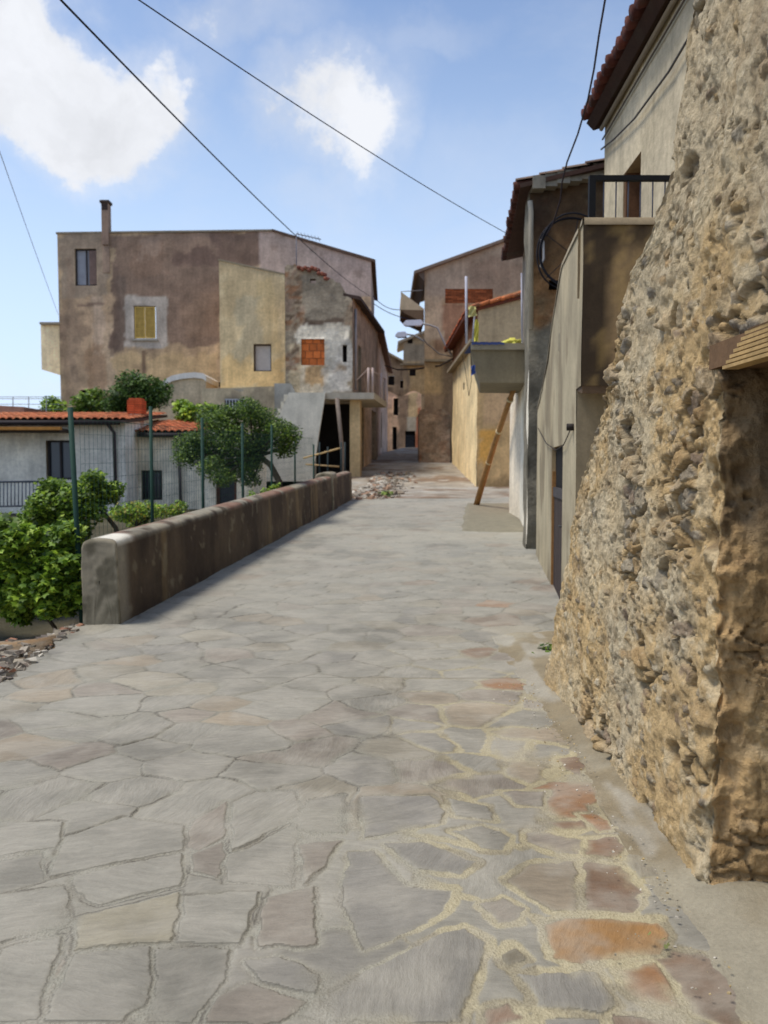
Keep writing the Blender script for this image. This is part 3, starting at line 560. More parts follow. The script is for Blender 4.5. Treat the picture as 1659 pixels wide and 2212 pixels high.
# ================= PARAPET =================
def parapet():
    t = thing('parapet', 'low dark stained concrete parapet with rounded top along the left side of the street', 'parapet', (-2.85, 7.9, 0))
    prof = [(-.37, -1.2), (-.37, 0), (-.37, .3), (-.37, .6), (-.365, .8), (-.34, .855), (-.28, .88), (-.2, .892), (-.12, .892), (-.05, .882), (-.015, .862), (0, .83), (.004, .7), (.01, .55), (.012, .4), (.015, .25), (.02, .1), (.03, -.3)]
    _p = np.array(prof); _s = np.r_[0, np.cumsum(np.hypot(*np.diff(_p, axis=0).T))]; _q = np.r_[np.linspace(0, 1.2, 3), np.linspace(1.25, _s[-1]-.4, 56), np.linspace(_s[-1]-.35, _s[-1], 3)]; prof = list(zip(np.interp(_q, _s, _p[:, 0]), np.interp(_q, _s, _p[:, 1])))
    def run(mb, y0, y1, dh=0, cap=True, dn=0):
        ys = list(np.arange(y0, y1, .035))+[y1]; P0 = []
        for y in ys:
            e = min(y-y0, y1-y); k = 1; g = float(G(y)); row = []
            for a, b in prof:
                aa = (a+.18)*(k if b > .6 else 1)*(1+dn)-.18
                row.append((float(XLft(y))+aa+.0*y, y, g+(b+dh if b > 0 else b)-(0 if k == 1 or b < .7 else (1-k)*.3)))
            P0.append(row)
        V = np.array(P0); V0 = V.copy(); d = (fbm(V, 2.2, 4, 77)-.5)*.018+(fbm(V, 14, 3, 78)-.5)*.014; V[..., 0] += d; V[..., 2] += d*.7
        c = np.ones(V.shape)*lin((86, 74, 62)); hz = V[..., 2]-G(V[..., 1])
        c = mixc(c, lin((60, 50, 43)), sst(.38, .56, fbm(V*[1, 1, .5], 1.4, 4, 80))*.85)
        c = mixc(c, lin((130, 112, 84)), sst(.60, .70, fbm(V*[1, 2.2, .3], 1.1, 4, 81))*.45)
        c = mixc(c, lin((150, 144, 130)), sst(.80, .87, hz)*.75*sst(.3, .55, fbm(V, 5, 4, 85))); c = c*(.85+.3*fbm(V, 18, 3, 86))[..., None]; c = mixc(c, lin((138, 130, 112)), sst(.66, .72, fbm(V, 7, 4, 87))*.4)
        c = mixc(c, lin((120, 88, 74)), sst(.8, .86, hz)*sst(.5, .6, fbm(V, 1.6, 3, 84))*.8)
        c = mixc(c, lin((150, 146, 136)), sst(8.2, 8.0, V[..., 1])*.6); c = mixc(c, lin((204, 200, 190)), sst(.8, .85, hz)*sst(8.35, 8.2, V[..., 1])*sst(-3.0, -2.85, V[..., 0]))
        mb.grid(V, c, True)
        for k, yy in ((0, -.0), (-1, 0)):
            R = V[k]; R0 = V0[k]; cc = R0.mean(0); s_ = -1 if k == 0 else 1; rings = [R, cc+(R-cc)*.975+[0, s_*.012, 0]]+[cc+(R0-cc)*q_+[0, s_*.026, 0] for q_ in np.linspace(.93, .02, 22)]
            R4 = np.array(rings); R4 = np.concatenate([R4, R4[:, :1]], 1); R4[..., 1] += (fbm(R4, 12, 3, 8)-.5)*.02
            mb.grid(R4, mixc(np.ones(R4.shape)*lin((140, 132, 116)), lin((104, 98, 84)), sst(.45, .6, fbm(R4, 5, 4, 9))), True)
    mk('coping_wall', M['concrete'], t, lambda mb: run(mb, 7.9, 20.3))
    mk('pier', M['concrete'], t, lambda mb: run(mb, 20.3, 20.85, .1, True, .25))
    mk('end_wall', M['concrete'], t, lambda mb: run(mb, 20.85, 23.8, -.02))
parapet()
# ================= LEFT: BIG BROWN HOUSE =================
def left_house():
    Yp = 40; x0 = XP(135, Yp); u = lambda x: x-x0; U = lambda px: u(XP(px, Yp)); Z = lambda py: ZP(py, Yp)
    fr = Fr((x0, Yp), (XP(802, Yp), Yp), (0, -1)); L = fr.L
    t = thing('brown_house', 'tall brown plastered house with yellow shutters and a thin chimney behind the white bungalow', 'house', (x0+L/2, Yp, 1.2))
    tx = np.array([U(p) for p in (135, 230, 440, 565, 592, 806)]); tz = np.array([Z(p) for p in (505, 504, 503, 499, 499, 561)]); top = lambda q: np.interp(q, tx, tz)
    cf = painter((150, 129, 106), [
        (135, 505, 235, 640, (126, 112, 100), .8, .5), (135, 640, 240, 900, (146, 124, 104), .8, .8), (225, 700, 262, 850, (160, 140, 120), .7, .5),
        (244, 500, 480, 745, (108, 90, 80), .9, .55), (255, 600, 280, 755, (98, 84, 76), .85, .5), (380, 500, 566, 575, (98, 80, 72), .9, .3), (350, 500, 470, 548, (128, 108, 94), .7, .8), (290, 530, 360, 600, (118, 96, 82), .6, .9),
        (275, 640, 365, 750, (148, 140, 134), .95, .15), (255, 760, 480, 900, (160, 138, 108), .85, .7), (316, 755, 324, 810, (96, 78, 64), .9, .25),
        (300, 510, 350, 560, (134, 116, 104), .5, .8), (400, 640, 478, 720, (120, 100, 86), .7, .8), (150, 560, 170, 830, (120, 102, 88), .6, .5), (205, 640, 228, 860, (156, 138, 124), .6, .4), (175, 655, 230, 662, (104, 86, 76), .8, .3), (245, 575, 262, 760, (80, 66, 60), .6, .4), (564, 495, 812, 640, (146, 130, 124), .95, .06), (690, 560, 720, 620, (120, 104, 98), .4, .6), (135, 640, 150, 900, (128, 108, 90), .8, .5), (190, 745, 235, 900, (132, 106, 84), .7, .7)],
        Yp, u, (.9, .2), 3, ((92, 76, 66), .56, .5))
    w1, sh, low, vent = (U(171), U(217), Z(617), Z(537)), (U(295), U(342), Z(733), Z(661)), (U(177), U(215), Z(868), Z(842)), (U(453), U(478), Z(835), Z(825))
    sd = Fr((x0+L, Yp), (x0+L+.05, Yp+9), (1, 0)); ls = Fr((x0, Yp), (x0+.8, Yp+9), (-1, 0))
    def f(mb):
        panel(mb, fr, 0, L, -.5, top, .10, cf, holes=[w1, sh, low, vent], depth=.25, rough=.05, seed=3)
        panel(mb, sd, 0, sd.L, 0, tz[-1], .5, plain((140, 124, 116), 4)); panel(mb, ls, 0, ls.L, -1, tz[0], .5, plain((150, 136, 116), 5))
    mk('wall', M['plaster'], t, f)
    window_in(t, fr, *w1[:2], w1[2], w1[3], .14, (62, 56, 54), 'c', (158, 158, 162), 1)
    mk('shutter', M['wood'], t, lambda mb: mb.fbox(fr, w1[0]+.7, w1[1]-.04, -.12, -.08, w1[2]+.08, w1[3]-.08, lin((122, 100, 90))))
    shutters(t, fr, sh[0]+.04, sh[1]-.04, sh[2]+.05, sh[3]-.04, (200, 166, 88), 22)
    mk('sill', M['concrete'], t, lambda mb: mb.fbox(fr, sh[0]-.1, sh[1]+.1, -.02, .08, sh[2]-.08, sh[2]+.02, lin((150, 144, 136))))
    for q in (low, vent): mk('opening_back', M['dark'], t, lambda mb: mb.fbox(fr, q[0], q[1], -.3, -.24, q[2], q[3], lin((40, 34, 30))))
    def rf(mb):
        a, b = 0, U(592); mb.hexa([(x0-.05, Yp-.06, tz[0]-.02), (x0+b, Yp-.06, tz[4]-.02), (x0+b, Yp+9, tz[4]-.02), (x0-.05, Yp+9, tz[0]-.02), (x0-.05, Yp-.06, tz[0]+.07), (x0+b, Yp-.06, tz[4]+.07), (x0+b, Yp+9, tz[4]+.07), (x0-.05, Yp+9, tz[0]+.07)], lin((132, 122, 108)))
        ex = .22; q = (tz[-1]-tz[4])/(L-b); mb.hexa([(x0+b, Yp-.1, tz[4]-.03), (x0+L+ex, Yp-.1, tz[-1]+q*ex-.09), (x0+L+ex+.05, Yp+9, tz[-1]+q*ex-.09), (x0+b, Yp+9, tz[4]-.03), (x0+b, Yp-.1, tz[4]+.08), (x0+L+ex, Yp-.1, tz[-1]+q*ex+.05), (x0+L+ex+.05, Yp+9, tz[-1]+q*ex+.05), (x0+b, Yp+9, tz[4]+.08)], lin((92, 74, 64)))
    mk('roof', M['concrete'], t, rf)
    def ch(mb):
        a, b = U(231), U(246); mb.fbox(fr, a, b, -.3, .12, tz[1]-.6, Z(440), lin((116, 98, 88))); mb.fbox(fr, a-.06, b+.06, -.36, .18, Z(440), Z(434), lin((52, 44, 42))); mb.fbox(fr, a+.02, b-.02, -.3, .14, Z(455), Z(441), lin((50, 42, 40)))
        mb.fbox(fr, a+.0, b, .0, .05, Z(590), tz[1]-.6, lin((122, 104, 92)))
    mk('chimney', M['plaster'], t, ch, .02)
    # enclosed bay on the far left flank
    def bay(mb):
        a = XP(104, 42); mb.prism([(a, 41.5, Z(790)), (x0+.1, 41.5, Z(812)), (x0+.1, 41.5, Z(686)), (a, 41.5, Z(690))], (0, 3, 0), lin((196, 180, 152)))
    mk('bay', M['plaster'], t, bay)
    mk('bay_roof', M['concrete'], t, lambda mb: mb.box(XP(96, 41.5), x0, 41.3, 44.7, Z(690), Z(685), lin((150, 142, 130))))
left_house()
def annex():
    Yp = 37; x0 = XP(478, Yp); u = lambda x: x-x0; U = lambda px: u(XP(px, Yp)); Z = lambda py: ZP(py, Yp); fr = Fr((x0, Yp), (XP(621, Yp), Yp), (0, -1)); L = fr.L
    t = thing('beige_annex', 'smooth beige plastered block with one curtained window in front of the brown house', 'house', (x0+L/2, Yp, 1.2))
    tx = np.array([0, L*.35, L]); tz = np.array([Z(560), Z(574), Z(592)])
    w = (U(550), U(588), Z(802), Z(743))
    cf = painter((172, 156, 126), [(478, 560, 621, 690, (160, 142, 112), .8, .9), (520, 640, 575, 790, (152, 144, 124), .6, .9), (560, 600, 600, 760, (170, 150, 112), .5, .6), (478, 780, 621, 840, (186, 158, 110), .6, .8)], Yp, u, (.3, .08), 9)
    sd = Fr((x0+L, Yp), (x0+L, Yp+3), (1, 0)); s2 = Fr((x0, Yp), (x0, Yp+3), (-1, 0))
    def f(mb):
        panel(mb, fr, 0, L, 0, lambda q: np.interp(q, tx, tz)+.03*np.sin(q*9), .14, cf, holes=[w], depth=.22, rough=.03, seed=8)
        panel(mb, sd, 0, 3, 0, tz[-1], .5, plain((170, 150, 118))); panel(mb, s2, 0, 3, 0, tz[0], .5, plain((150, 130, 104)))
    mk('wall', M['plaster'], t, f)
    mk('roof', M['concrete'], t, lambda mb: mb.hexa([(x0-.03, Yp-.03, tz[0]-.06), (x0+L, Yp-.03, tz[2]-.06), (x0+L, Yp+3, tz[2]-.06), (x0-.03, Yp+3, tz[0]-.06), (x0-.03, Yp-.03, tz[0]+.02), (x0+L, Yp-.03, tz[2]+.02), (x0+L, Yp+3, tz[2]+.02), (x0-.03, Yp+3, tz[0]+.02)], lin((140, 128, 108))))
    window_in(t, fr, w[0], w[1], w[2], w[3], .17, (96, 84, 74), 'c', (206, 198, 188), 0)
annex()
# ================= LEFT: HALF-RUINED HOUSE =================
def ruin_house():
    Yp = 33; x0 = XP(618, Yp); u = lambda x: x-x0; U = lambda px: u(XP(px, Yp)); Z = lambda py: ZP(py, Yp); fr = Fr((x0, Yp), (XP(762, Yp), Yp), (0, -1)); L = fr.L; x1 = x0+L
    t = thing('ruined_house', 'half ruined stone house with peeling plaster and an opening bricked up in orange', 'house', (x0+L/2, Yp, 1.2))
    tx = np.array([U(p) for p in (618, 640, 662, 690, 720, 762)]); tz = np.array([Z(p) for p in (578, 574, 580, 592, 604, 642)])
    top = lambda q: np.interp(q, tx, tz)+.09*np.sin(q*6.3)+.06*np.sin(q*17)
    st = stonecol((126, 106, 88), (140, 126, 108), (.34, .2), 5)
    pc = painter((128, 118, 104), [(636, 640, 748, 700, (134, 124, 110), .9, .4), (640, 702, 756, 760, (196, 188, 174), .98, .25), (690, 740, 762, 850, (160, 156, 150), .95, .4), (640, 745, 700, 850, (176, 164, 146), .95, .4), (618, 745, 650, 850, (176, 160, 134), .9, .5), (664, 788, 712, 830, (160, 128, 88), .8, .5), (700, 720, 745, 830, (176, 172, 164), .7, .6), (655, 690, 762, 703, (84, 70, 60), .9, .25), (720, 775, 760, 850, (164, 160, 156), .7, .5)], Yp, u, (.4, .15), 12)
    def cf(q, z, v):
        a = st(q, z, v); b = pc(q, z, v); n = fbm(v, 1.0, 4, 91)
        m = sst(Z(600), Z(640), z+(n-.5)*1.6)*.0+sst(.48, .56, n+.25*sst(U(640), U(665), q)-.09+.12*sst(Z(690), Z(720), z)-.16*sst(U(735), U(755), q)*sst(Z(800), Z(700), z))
        return mixc(a, b, m)
    br = (U(652), U(702), Z(789), Z(732)); hole = (U(741), U(750), Z(782), Z(745)); rec = (U(676), U(757), Z(1030), Z(872)); h2 = (U(672), U(684), Z(612), Z(602))
    sd = Fr((x1, Yp), (x1+.99, Yp+9), (1, 0)); d1, d2 = (1.0, 3.5, 1.2, 4.45), (6.4, 8.4, 1.5, 4.6); d3 = (1.7, 2.6, 4.95, 7.1)
    def f(mb):
        panel(mb, fr, 0, L, .2, top, .11, cf, holes=[br, hole, rec, h2], depth=.35, rough=.12, seed=21)
        panel(mb, sd, 0, sd.L, .5, tz[-1]+.1, .2, plain((142, 122, 108), 22, .9, ((92, 78, 66), .5, .6)), holes=[d1, d2, d3], depth=.3, rough=.06)
        panel(mb, Fr((x0, Yp), (x0, Yp+4), (-1, 0)), 0, 4, .2, tz[0]-.2, .4, st)
    mk('wall', M['stonewall'], t, f)
    def bk(mb):
        a, b, z0, z1 = br; bw = (b-a)/3; bh = (z1-z0)/3.6
        for r in range(4):
            for k in range(4):
                o = -.5*bw*(r % 2); A, B = a+o+k*bw+.015, a+o+(k+1)*bw-.015; A, B = max(A, a), min(B, b)
                if B-A > .08 and z0+r*bh < z1: mb.fbox(fr, A, B, -.25, -.10+random.uniform(-.02, .02), z0+r*bh+.012, min(z0+(r+1)*bh-.012, z1), lin((222, 122, 62))*random.uniform(.72, 1.1))
        mb.fbox(fr, a, b, -.3, -.15, z0, z1, lin((150, 110, 80)))
    mk('brick_infill', M['brick'], t, bk)
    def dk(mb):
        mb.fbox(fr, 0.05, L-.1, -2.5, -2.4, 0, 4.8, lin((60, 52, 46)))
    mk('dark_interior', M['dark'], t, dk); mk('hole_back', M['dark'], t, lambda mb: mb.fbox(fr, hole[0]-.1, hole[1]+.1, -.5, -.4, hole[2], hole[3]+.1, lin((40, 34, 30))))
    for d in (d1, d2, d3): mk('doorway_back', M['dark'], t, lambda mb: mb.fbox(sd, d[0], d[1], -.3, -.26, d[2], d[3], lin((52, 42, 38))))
    def rf(mb):
        q = -.24; W = 3.4
        mb.hexa([(x1-2.6, Yp+.25, tz[-1]+.62), (x1+.35, Yp-.05, tz[-1]-.12), (x1+1.36, Yp+9.1, tz[-1]+.05), (x1-1.6, Yp+9.1, tz[-1]+.75), (x1-2.6, Yp+.25, tz[-1]+.68), (x1+.35, Yp-.05, tz[-1]+.02), (x1+1.36, Yp+9.1, tz[-1]+.19), (x1-1.6, Yp+9.1, tz[-1]+.85)], lin((70, 54, 48)))
    mk('roof', M['tile'], t, rf)
    def tl(mb):
        for k in range(9):
            uu = U(648)+(U(708)-U(648))*k/8.5; z = float(top(np.array(uu)))
            mb.tube([fr.p(uu, .12, z+.02), fr.p(uu+.1, -.5, z+.12)], .085, 7, lin((140, 84, 66))*random.uniform(.6, 1.1))
    mk('roof_tiles', M['tile'], t, tl)
    mk('downpipe', M['metal'], t, lambda mb: mb.tube([sd.p(.45, .07, 8.4), sd.p(.45, .07, 5)], .05, 8, lin((150, 142, 140))))
    # balcony
    def sl(mb):
        zt, zb = ZP(848, 32), ZP(862, 32); pts = [(XP(700, 32), 32), (XP(808, 32), 32), (.12, 36.4), (x1+.36, 36.4), (x1, Yp+.0), (XP(700, 32), Yp)]
        mb.prism([(a, b, zb) for a, b in pts], (0, 0, zt-zb), lin((158, 150, 138)))
    mk('balcony_slab', M['concrete'], t, sl)
    def col_(mb):
        a, b = XP(756, 32.5), XP(778, 32.5); panel(mb, Fr((a, 32.45), (b, 32.45), (0, -1)), 0, b-a, .8, ZP(862, 32), .2, plain((160, 140, 108), 31)); panel(mb, Fr((b, 32.45), (b+.05, 33), (1, 0)), 0, .55, .8, ZP(862, 32), .3, plain((120, 104, 84), 3)); panel(mb, Fr((a, 32.45), (a, 33), (-1, 0)), 0, .55, .8, ZP(862, 32), .3, plain((120, 104, 84), 3))
    mk('column', M['plaster'], t, col_)
    mk('post', M['wood'], t, lambda mb: mb.tube([P(728, 860, 31.9), P(736, 940, 31.9), P(744, 1030, 31.9)], .085, 8, lin((126, 112, 100))))
    def rl(mb):
        z = ZP(848, 32); c = lin((176, 156, 146))
        for (a, b) in ((XP(796, 32), 32.1), (XP(805, 32), 32.15), (-.12, 34), (.05, 36)): mb.tube([(a, b, z), (a, b, z+1.02)], .05, 6, c)
        mb.tube([(XP(796, 32), 32.1, z+1.0), (.05, 36, z+1.0)], .03, 6, c); mb.tube([(XP(796, 32), 32.1, z+.98), (XP(770, 33), 33, z+.6)], .022, 6, c)
    mk('railing', M['metal'], t, rl)
    def fl(mb):
        y = 31.75; a = [P(624, 848, y), P(703, 848, y), P(690, 930, y), P(674, 1040, y), P(548, 1040, y), P(575, 960, y)]
        nst = 13; c = lin((196, 190, 178))
        mb.prism(a, (0, .25, 0), c)
        for k in range(nst):
            q = k/nst; zt = a[0].z+(a[5].z-a[0].z)*0-q*(a[0].z-1.0); xx = a[0].x-.1-(1-0)*q*1.6
            mb.box(xx-.14, xx+1.1, y+.252, y+1.1, .4, zt-.05, c*.9)
    mk('stair_flank', M['concrete'], t, fl)
ruin_house()
def antenna():
    y = 34; a = P(640, 505, y); t = thing('antenna', 'thin metal television antenna standing above the ruined house', 'antenna', (a.x, y, ZP(580, y)))
    mk('mast', M['metal'], t, lambda mb: mb.tube([(a.x, y, ZP(600, y)), tuple(a)], .022, 6, lin((110, 110, 116))))
    def bm(mb):
        b = P(693, 517, y); mb.tube([tuple(a), tuple(b)], .022, 6, lin((110, 110, 116)))
        for k in range(7): q = a.lerp(b, .08+k*.14); mb.tube([q+Vector((0, -.35, 0)), q+Vector((0, .35, 0))], .01, 4, lin((110, 110, 116)))
    mk('boom', M['metal'], t, bm)
antenna()
def low_grey():
    Yp = 34.5; x0 = XP(438, Yp); U = lambda px: XP(px, Yp)-x0; Z = lambda py: ZP(py, Yp); fr = Fr((x0, Yp), (XP(600, Yp), Yp), (0, -1)); L = fr.L; w = (U(487), U(533), Z(890), Z(861))
    t = thing('grey_outhouse', 'low grey rendered outhouse with a small white barred window behind the tree', 'outhouse', (x0+L/2, Yp, 1))
    def f(mb):
        panel(mb, fr, 0, L, 0, lambda q: np.interp(q, [0, U(500), L], [Z(839), Z(838), Z(834)]), .15, plain((150, 138, 118), 41, .8, ((104, 96, 86), .52, .7)), holes=[w], depth=.2, rough=.04)
        mb.box(x0, x0+L, Yp, Yp+2.4, Z(838)-.16, Z(838)-.05, lin((130, 124, 114)))
    mk('wall', M['plaster'], t, f)
    wd = mk('window', M['dark'], t, lambda mb: mb.fbox(fr, w[0], w[1], -.2, -.17, w[2], w[3], lin((60, 60, 64))))
    def g(mb):
        for k in range(7): q = w[0]+(w[1]-w[0])*(k+.5)/7; mb.fbox(fr, q-.022, q+.022, -.06, -.03, w[2], w[3], lin((205, 205, 208)))
        mb.fbox(fr, w[0], w[1], -.065, -.025, w[3]-.06, w[3], lin((205, 205, 208)))
    mk('grille', M['metal'], wd, g)
    y = 32.8; t = thing('grey_block_wall', 'bare grey cement block wall left of the ruined house steps', 'wall', (XP(618, y), y, 1))
    def g2(mb):
        a, b = XP(594, y), XP(642, y); fr2 = Fr((a, y), (b, y), (0, -1)); zz = ZP(828, y)
        panel(mb, fr2, 0, b-a, 0, lambda q: np.interp(q, [0, (b-a)*.75, b-a], [zz, zz, zz-.5]), .12, plain((150, 148, 144), 44, .6, ((112, 110, 108), .5, .7)), rough=.03); panel(mb, Fr((b, y), (b, y+.2), (1, 0)), 0, .19, 0, zz-.5, .5, plain((120, 118, 114))); panel(mb, Fr((a, y), (a, y+3), (-1, 0)), 0, 3, 0, zz, .5, plain((140, 138, 134)))
    mk('block_face', M['concrete'], t, g2)
    y = 36.2; t = thing('arched_lean_to', 'small arched roof with white rim leaning on the brown house wall', 'lean-to', (XP(390, y), y, 1))
    xs = [345, 355, 372, 395, 420, 438, 445]; ys = [832, 820, 811, 806, 804, 806, 812]
    mk('front_wall', M['plaster'], t, lambda mb: mb.prism([P(a, b+9, y) for a, b in zip(xs, ys)]+[P(445, 1000, y), P(345, 1000, y)], (0, 2.5, 0), lin((158, 142, 120))))
    mk('arched_roof', M['concrete'], t, lambda mb: mb.prism([P(a, b, y-.1) for a, b in zip(xs, ys)]+[P(a, b+12, y-.1) for a, b in list(zip(xs, ys))[::-1]], (0, 2.8, 0), lin((206, 202, 198))))
low_grey()
# ================= WHITE BUNGALOW =================
def bungalow():
    Yp = 24; x0 = XP(-120, Yp); xr = XP(272, Yp); Z = lambda py: ZP(py, Yp); fr = Fr((x0, Yp), (xr, Yp), (0, -1)); L = fr.L; U = lambda px: XP(px, Yp)-x0
    t = thing('white_bungalow', 'low white house with orange tiled roofs behind the fenced garden', 'house', (xr, Yp, .3))
    w = (U(100), U(156), Z(1036), Z(951)); fr2 = Fr((xr, 25.2), (XP(545, 25.2), 25.2), (0, -1)); V = lambda px: XP(px, 25.2)-xr; Z2 = lambda py: ZP(py, 25.2)
    w2 = (V(305), V(350), Z2(1080), Z2(1016)); dr = (V(466), V(511), Z2(1095), Z2(1015))
    cf = plain((180, 177, 173), 51, .35, ((150, 142, 132), .54, .6)); cf2 = plain((176, 171, 160), 52, .4, ((146, 136, 120), .52, .6))
    def f(mb):
        panel(mb, fr, 0, L, -.3, Z(910), .16, cf, holes=[w], depth=.2, rough=.02); panel(mb, fr2, 0, fr2.L, -.3, Z2(934), .16, cf2, holes=[w2, dr], depth=.2, rough=.03)
        panel(mb, Fr((xr, Yp), (xr, 28), (1, 0)), 0, 4, -.3, Z(905), .4, cf)
        panel(mb, Fr((xr+fr2.L, 25.2), (xr+fr2.L, 28), (1, 0)), 0, 2.8, -.3, Z2(934), .4, cf2)
        y = 28; mb.box(x0, xr+fr2.L, y, y+.2, -.3, Z2(934), lin((180, 172, 160)))
    mk('wall', M['plaster'], t, f)
    window_in(t, fr, *w, .14, (60, 56, 56), 'glass', (40, 40, 44), 1); window_in(t, fr2, *w2, .14, (66, 62, 60), 'glass', (50, 52, 58), 1, 6)
    mk('door', M['wood'], t, lambda mb: (mb.fbox(fr2, dr[0], dr[1], -.18, -.14, dr[2], dr[3], lin((58, 54, 58))), mb.fbox(fr2, dr[0], dr[0]+.1, -.14, -.1, dr[2], dr[3], lin((92, 56, 44))), mb.fbox(fr2, dr[1]-.1, dr[1], -.14, -.1, dr[2], dr[3], lin((92, 56, 44)))))
    def rf(mb):
        e = Z(910); tile_roof(mb, (x0, Yp-.4, e+.0), (1, 0, 0), (0, 4.6, .5), U(285), 4.7, .21, .4, 6, .06, (196, 126, 86), 1)
        mb.hexa([(x0, Yp-.4, e-.08), (x0+U(282), Yp-.4, e-.08), (x0+U(282), 28.2, e+.40), (x0, 28.2, e+.40), (x0, Yp-.4, e+.01), (x0+U(282), Yp-.4, e+.01), (x0+U(282), 28.2, e+.49), (x0, 28.2, e+.49)], lin((90, 76, 66)))
    mk('roof', M['tile'], t, rf)
    def rf2(mb):
        e = Z2(936); W = XP(432, 25)-XP(276, 25)
        tile_roof(mb, (XP(276, 25)+.1, 24.9, e), (1, 0, 0), (0, 3, .55), W, 3.1, .21, .4, 6, .06, (196, 122, 82), 2)
        mb.hexa([(xr+.1, 24.9, e-.07), (xr+W, 24.9, e-.07), (xr+W, 28.0, e+.50), (xr+.1, 28.0, e+.50), (xr+.1, 24.9, e+.01), (xr+W, 24.9, e+.01), (xr+W, 28.0, e+.57), (xr+.1, 28.0, e+.57)], lin((90, 76, 66)))
    mk('porch_roof', M['tile'], t, rf2)
    blk = lin((44, 38, 38))
    mk('gutter', M['metal'], t, lambda mb: (mb.tube([(x0, Yp-.45, Z(915)), (x0+U(270), Yp-.45, Z(915))], .07, 8, blk), mb.tube([(xr+.1, 24.85, Z2(941)), (XP(430, 25), 24.85, Z2(941))], .065, 8, blk)))
    mk('awning_beam', M['wood'], t, lambda mb: mb.box(x0, XP(135, 23), 22.9, 23.05, ZP(929, 23), ZP(922, 23), lin((176, 122, 58))))
    mk('awning', M['dark'], t, lambda mb: mb.box(x0, XP(128, 23), 23.05, 23.95, ZP(932, 23), ZP(925, 23), lin((70, 58, 50))))
    mk('drainpipe', M['metal'], t, lambda mb: mb.tube([(xr-.4, Yp-.4, Z(917)), (xr-.3, Yp-.12, Z(935)), (xr-.28, Yp-.12, 0)], .055, 8, lin((66, 58, 60))))
    mk('drainpipe', M['metal'], t, lambda mb: mb.tube([(xr+V(390), 25.05, Z2(975)), (xr+V(392), 25.05, 0)], .05, 8, lin((66, 60, 62))))
    c = XP(296, 25.6)
    ch = mk('chimney', M['plaster'], t, lambda mb: mb.box(c-.18, c+.18, 25.5, 25.86, Z2(940), ZP(893, 25.6), lin((160, 136, 124))))
    def cb(mb):
        for k in range(6):
            z = ZP(894, 25.6)+k*.075
            for i in range(2): mb.box(c-.24+i*.245, c-.005+i*.245, 25.45, 25.93, z, z+.062, lin((200, 92, 52))*random.uniform(.75, 1.1))
        mb.box(c-.22, c+.22, 25.47, 25.9, ZP(894, 25.6), ZP(894, 25.6)+.45, lin((120, 70, 50)))
        mb.box(c-.2, c+.2, 25.5, 25.88, ZP(894, 25.6)+.45, ZP(894, 25.6)+.5, lin((206, 96, 56)))
    mk('chimney_bricks', M['brick'], ch, cb)
bungalow()
def left_bits():
    y = 30; t = thing('garden_shed', 'low reddish brown shed roof at the left edge beyond the tiled roof', 'shed', (XP(10, y), y, 2))
    mk('shed_walls', M['plaster'], t, lambda mb: mb.prism([P(-80, 1000, y), P(52, 1000, y), P(52, 879, y), P(-80, 872, y)], (0, 3, 0), lin((128, 92, 80))))
    y = 31.5; t = thing('wire_fence', 'pale wire fence against the sky left of the brown house', 'fence', (XP(70, y), y, 2))
    for px in (28, 62, 100): mk('post', M['metal'], t, lambda mb: mb.tube([P(px, 1000, y), P(px, 858, y)], .02, 6, lin((120, 124, 134))))
    mk('wires', M['metal'], t, lambda mb: [mb.tube([P(-60, q, y), P(136, q+.5, y)], .012, 5, lin((130, 134, 142))) for q in (857, 861, 873, 884)])
    y = 17; t = thing('balcony_railing', 'dark blue grey garden railing beside the white bungalow at the left edge', 'railing', (XP(40, y), y, .2))
    for px in (-40, 95): mk('post', M['metal'], t, lambda mb: mb.box(XP(px, y)-.04, XP(px, y)+.04, y-.04, y+.04, -.6, ZP(1038, y), lin((58, 64, 72))))
    mk('rail', M['metal'], t, lambda mb: (mb.tube([P(-60, 1041, y), P(95, 1040, y)], .025, 6, lin((70, 76, 84))), mb.tube([P(-60, 1095, y), P(95, 1092, y)], .02, 6, lin((70, 76, 84)))))
    mk('bars', M['metal'], t, lambda mb: [mb.tube([P(px, 1041, y), P(px, 1094, y)], .012, 5, lin((84, 92, 102))) for px in range(-56, 95, 8)])
left_bits()
